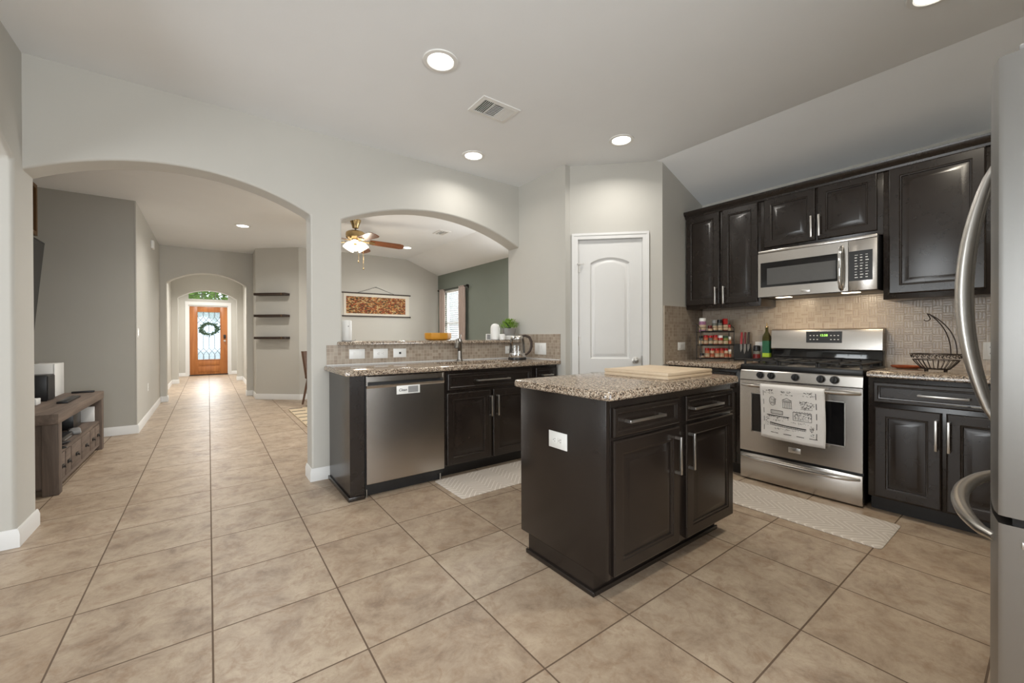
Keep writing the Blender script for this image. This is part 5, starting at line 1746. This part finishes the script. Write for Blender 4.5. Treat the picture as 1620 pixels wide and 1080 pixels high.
def curtain(y0, y1, label, x=4.02):
    mm = MB()
    n = 40; rows = []
    for k in range(9):
        z = 2.15 - (2.15 - 0.03) * k / 8
        rows.append([(x + 0.022 * math.sin(i / n * PI * 7 + 0.3 * math.sin(k)), y0 + (y1 - y0) * i / n, z) for i in range(n + 1)])
    mm.grid(rows, False)
    o = mm.build('curtain', 'curtain', None, smooth=60)
    s = o.modifiers.new('thickness', 'SOLIDIFY'); s.thickness = 0.004
    return tag(o, label, 'curtain', 'curtains at the living room window')
curtain(7.87, 8.11, 'taupe curtain panel hanging in the corner, left of the blind')
curtain(7.00, 7.26, 'taupe curtain panel hanging at the right side of the blind')
t = thing('curtain_rod', 'black curtain rod over the living room window', 'curtain rod', (4.02, 7.5, 2.135))
m = MB(); m.tube([(0, -0.56, 0), (0, 0.62, 0)], 0.009, 10); m.build('rod', 'wire', t)
for s in (-0.58, 0.64):
    m = MB(); m.lathe([(0.012, -0.02), (0.022, -0.012), (0.024, 0.0), (0.022, 0.012), (0.012, 0.02)], (0, s, 0), 14, Matrix.Rotation(PI / 2, 4, 'X')); m.build('finial', 'wire', t)
for s in (-0.5, 0.58):
    m = MB(); m.box(-0.006, 0.08, s - 0.008, s + 0.008, -0.012, -0.004); m.box(0.072, 0.08, s - 0.02, s + 0.02, -0.035, 0.03); m.build('bracket', 'wire', t)

# media console and what stands on it
t = thing('media_console', 'weathered brown wooden media console with small drawers', 'media console', (-0.90, 4.385, 0))
CL, CDp, CH = 1.595, 0.60, 0.595
m = MB(); m.box(-CDp, 0.022, -0.012, CL + 0.005, CH - 0.075, CH, 0.004); m.build('top', 'rustic', t)
for y in (0.0, CL - 0.085):
    for x in (-0.065, -CDp + 0.005):
        m = MB(); m.box(x, x + 0.085, y, y + 0.085, 0, CH - 0.075, 0.004); m.build('leg', 'rustic_v', t)
for y in (0.018, CL - 0.036):
    m = MB(); m.box(-CDp + 0.09, -0.065, y, y + 0.018, 0.06, CH - 0.075)
    m.build('side_panel', 'rustic_v', t, smooth=0)
m = MB(); m.box(-CDp + 0.01, 0.0, 0.03, CL - 0.03, 0.275, 0.30); m.build('shelf', 'rustic', t, smooth=0)
m = MB(); m.box(-CDp + 0.01, 0.0, 0.03, CL - 0.03, 0.045, 0.075, 0.002); m.build('bottom_rail', 'rustic', t, smooth=0)
m = MB(); m.box(-CDp + 0.006, -CDp + 0.02, 0.03, CL - 0.03, 0.06, CH - 0.075); m.build('back_panel', 'dark_slot', t, smooth=0)
ys = [0.088, 0.255, 0.425, 0.76, 1.09, 1.30, CL - 0.088]
m = MB()
for y in ys[1:-1]:
    m.box(-0.05, 0.0, y - 0.012, y + 0.012, 0.075, 0.275)
m.build('drawer_divider', 'rustic_v', t, smooth=0)
for a, b in zip(ys[:-1], ys[1:]):
    m = MB(); m.box(-0.03, 0.004, a + 0.016, b - 0.016, 0.080, 0.270, 0.003)
    d = m.build('drawer', 'rustic', t)
    c = (a + b) / 2
    m = MB(); m.box(0.004, 0.012, c - 0.035, c + 0.035, 0.160, 0.185, 0.003); m.tube([(0.010, c - 0.022, 0.17), (0.022, c, 0.160), (0.010, c + 0.022, 0.17)], 0.004, 6); m.build('pull', 'wire', d)
CT = CH + 0.0005
def boxy(name, mat_, x0, x1, y0, y1, z0, z1, label, cat, bev=0.004, rot=0):
    mm = MB(); cx, cy = (x0 + x1) / 2, (y0 + y1) / 2
    mm.box(x0 - cx, x1 - cx, y0 - cy, y1 - cy, 0, z1 - z0, bev)
    o = mm.build(name, mat_); o.location = (cx, cy, z0); o.rotation_euler = (0, 0, rot)
    return tag(o, label, cat)
t = thing('game_console', 'large white box standing upright on the far end of the media console', 'electronics', (-1.16, 5.80, CT))
m = MB(); m.box(-0.16, -0.005, -0.15, 0.15, 0, 0.305, 0.004); m.build('case', 'white_plastic', t)
m = MB(); m.box(-0.005, 0.005, -0.15, 0.15, 0, 0.307, 0.002); m.build('side_plate', 'white_ceramic', t)
t = thing('desktop_speaker', 'black box speaker in front of the white box on the media console', 'speaker', (-1.13, 5.38, CT))
m = MB(); m.box(-0.17, 0.0, -0.09, 0.13, 0, 0.225, 0.004); m.build('case', 'black', t)
m = MB(); m.box(0.0, 0.006, -0.08, 0.12, 0.01, 0.215, 0.002); m.build('grille', 'iron', t)
boxy('white_adapter', 'white_plastic', -1.27, -1.13, 5.02, 5.13, CT, CT + 0.05, 'small white adapter box on the media console beside the black speaker', 'electronics')
boxy('slim_soundbar', 'black', -1.02, -0.955, 5.02, 5.46, CT, CT + 0.018, 'slim black bar lying along the media console top', 'electronics')
boxy('remote_control', 'black', -1.09, -0.93, 5.86, 5.90, CT, CT + 0.018, 'black remote control beside the white box on the console', 'remote control')
SF = 0.3005
t = thing('cable_box', 'black router box on the open shelf of the media console', 'electronics', (-1.06, 4.95, SF))
m = MB(); m.box(-0.12, 0.12, -0.16, 0.16, 0, 0.045, 0.008); m.build('case', 'black', t)
m = MB(); m.box(0.12, 0.1215, -0.1, 0.1, 0.012, 0.02); m.build('front_strip', 'grey_plastic', t)
m = MB()
for k in range(4):
    m.tube([(-0.92 - 0.03 * k + 0.06 * math.sin(i * 1.1 + k), 4.45 + 0.05 * i, SF + 0.012 + 0.01 * k + (0.012 * math.sin(i + k) if i % 2 else 0)) for i in range(7)], 0.006, 6)
tag(m.build('power_cord', 'black'), 'tangled black cords on the open shelf of the media console', 'cord')
boxy('game_controller', 'grey_plastic', -1.0, -0.92, 5.16, 5.36, SF, SF + 0.035, 'grey game controller on the open shelf of the media console', 'game controller', 0.014, 0.2)
boxy('dark_console', 'black', -1.25, -1.0, 5.45, 5.72, SF, SF + 0.16, 'black box standing on the far half of the console shelf', 'electronics')
boxy('white_book', 'white_plastic', -1.05, -0.93, 5.86, 5.885, SF, SF + 0.15, 'white book standing at the far end of the console shelf', 'book')

t = thing('television', 'black flat television tilted on the dark accent wall', 'television', (-1.55, 5.62, 1.60))
TM = Matrix.Rotation(0.085, 4, 'Y')
m = MB(); m.box(0.10, 0.145, -0.72, 0.72, -0.545, 0.545, 0.004)
for v in m.bm.verts: v.co = TM @ v.co
m.build('screen_case', 'black', t)
m = MB(); m.box(0.1452, 0.147, -0.705, 0.705, -0.53, 0.53)
for v in m.bm.verts: v.co = TM @ v.co
m.build('screen', 'black_gloss', t, smooth=0)
m = MB(); m.box(-0.008, 0.11, -0.2, 0.2, -0.15, 0.15); m.build('wall_bracket', 'steel_dark', t)
t = thing('wood_frame', 'brown wooden frame hanging on the wall above the television', 'picture frame', (-1.56, 5.80, 2.45))
m = MB()
for a, b, c, d in ((-0.5, 0.5, -0.26, -0.22), (-0.5, 0.5, 0.22, 0.26), (-0.5, -0.46, -0.22, 0.22), (0.46, 0.5, -0.22, 0.22)):
    m.box(0.0, 0.16, a, b, c, d)
m.build('frame', 'frame_wood', t, smooth=0)
m = MB(); m.box(0.002, 0.012, -0.46, 0.46, -0.22, 0.22); m.build('panel', 'frame_wood', t, smooth=0)

# three floating shelves on the diagonal wall
sv = Vector((0.63, -0.59, 0)).normalized(); sa = math.atan2(sv.y, sv.x)
for z, lb in ((1.920, 'topmost of the three dark floating shelves on the diagonal wall'), (1.530, 'middle of the three dark floating shelves on the diagonal wall'), (1.130, 'lowest of the three dark floating shelves on the diagonal wall')):
    t = thing('floating_shelf', lb, 'shelf', (0.755, 8.866, z), sa, 'floating shelves')
    m = MB(); m.box(0, 0.60, -0.15, -0.001, -0.022, 0.022, 0.003); m.build('board', 'shelf_wood', t)
    m = MB(); m.box(0.53, 0.545, -0.1525, -0.15, -0.022, 0.022); m.build('edge_joint', 'frame_wood', t)

# dining things just showing beside the column
t = thing('dining_chair', 'brown chair standing just beyond the column', 'chair', (1.62, 7.66, 0), 0.55)
def chair_leg(a, b):
    mm = MB(); mm.tube([a, b], [0.02, 0.016], 8); return mm
for a, b in (((-0.19, -0.19, 0.45), (-0.22, -0.22, 0)), ((0.19, -0.19, 0.45), (0.22, -0.22, 0)), ((-0.19, 0.19, 0.45), (-0.26, 0.24, 0)), ((0.19, 0.19, 0.45), (0.26, 0.24, 0))):
    chair_leg(a, b).build('leg', 'chair_brown', t)
m = MB(); m.box(-0.23, 0.23, -0.23, 0.23, 0.43, 0.50, 0.02); m.build('seat', 'chair_brown', t)
m = MB(); m.loft([[(x, y, z) for x, y in ((-0.22, -0.02), (0.22, -0.02), (0.22, 0.03), (-0.22, 0.03))] for z in (0.48, 0.9)]);
for v in m.bm.verts: v.co.y += 0.2 + (v.co.z - 0.48) * 0.2
m.build('backrest', 'chair_brown', t, smooth=0)
t = thing('area_rug', 'cream rug with dark dashes just showing beyond the column', 'rug', (0, 0, 0))
m = MB(); m.box(1.0, 2.7, 5.75, 7.33, 0.001, 0.010, 0.003); m.build('pile', 'cream', t)
m = MB()
for i in range(6):
    y = 5.86 + i * 0.285
    m.box(1.01, 1.20, y, y + 0.045, 0.0100, 0.0106); m.box(1.27, 1.46, y + 0.14, y + 0.185, 0.0100, 0.0106)
m.build('dark_dashes', 'ink', t, smooth=0)

# wreath on the front door
t = thing('door_wreath', 'dark green leafy wreath hanging on the front door glass', 'wreath', (0.012, FY + 0.012, 1.39))
m = MB()
rnd = random.Random(11)
for i in range(420):
    a = rnd.uniform(0, 2 * PI); R = rnd.gauss(0.185, 0.028)
    p = Vector((R * math.cos(a), rnd.uniform(-0.03, 0.012), R * 0.8 * math.sin(a)))
    d = Vector((math.cos(a + rnd.uniform(0.3, 1.6)), rnd.uniform(-0.5, 0.2), math.sin(a + rnd.uniform(0.3, 1.6)) * 0.9)).normalized()
    L = rnd.uniform(0.03, 0.065); s = d.cross(Vector((0, 1, 0))).normalized() * L * 0.28
    q = p + d * L
    q.y = min(q.y, 0.014)
    m.quad([p, (p + q) / 2 + s, q, (p + q) / 2 - s])
m.build('leaves', 'leaf_dark', t, smooth=0)
m = MB(); m.tube([(0.18 * math.cos(2 * PI * i / 32), 0, 0.145 * math.sin(2 * PI * i / 32)) for i in range(32)], 0.012, 8, True); m.build('ring', 'shelf_wood', t)

# shrubs and a tree in front of the house, glimpsed through the transom
t = thing('garden_tree', 'green tree outside, glimpsed through the transom window', 'tree', (0.9, 23.0, -0.12))
m = MB(); m.tube([(0, 0, 0), (0.1, 0, 1.6), (0.0, 0.1, 3.2)], [0.16, 0.12, 0.07], 10); m.build('trunk', 'frame_wood', t)
m = MB()
rnd = random.Random(21)
for i in range(1500):
    d = Vector((rnd.gauss(0, 1), rnd.gauss(0, 1), rnd.gauss(0, 1))).normalized() * rnd.uniform(0.7, 1.0)
    p = Vector((d.x * 2.2, d.y * 1.6, 3.6 + d.z * 1.7))
    e1 = Vector((rnd.gauss(0, 1), rnd.gauss(0, 1), rnd.gauss(0, 1))).normalized() * 0.17
    e2 = e1.cross(Vector((rnd.gauss(0, 1), rnd.gauss(0, 1), rnd.gauss(0, 1)))).normalized() * 0.09
    m.quad([p - e1, p + e2, p + e1, p - e2])
m.build('crown', 'leaf', t, smooth=0)
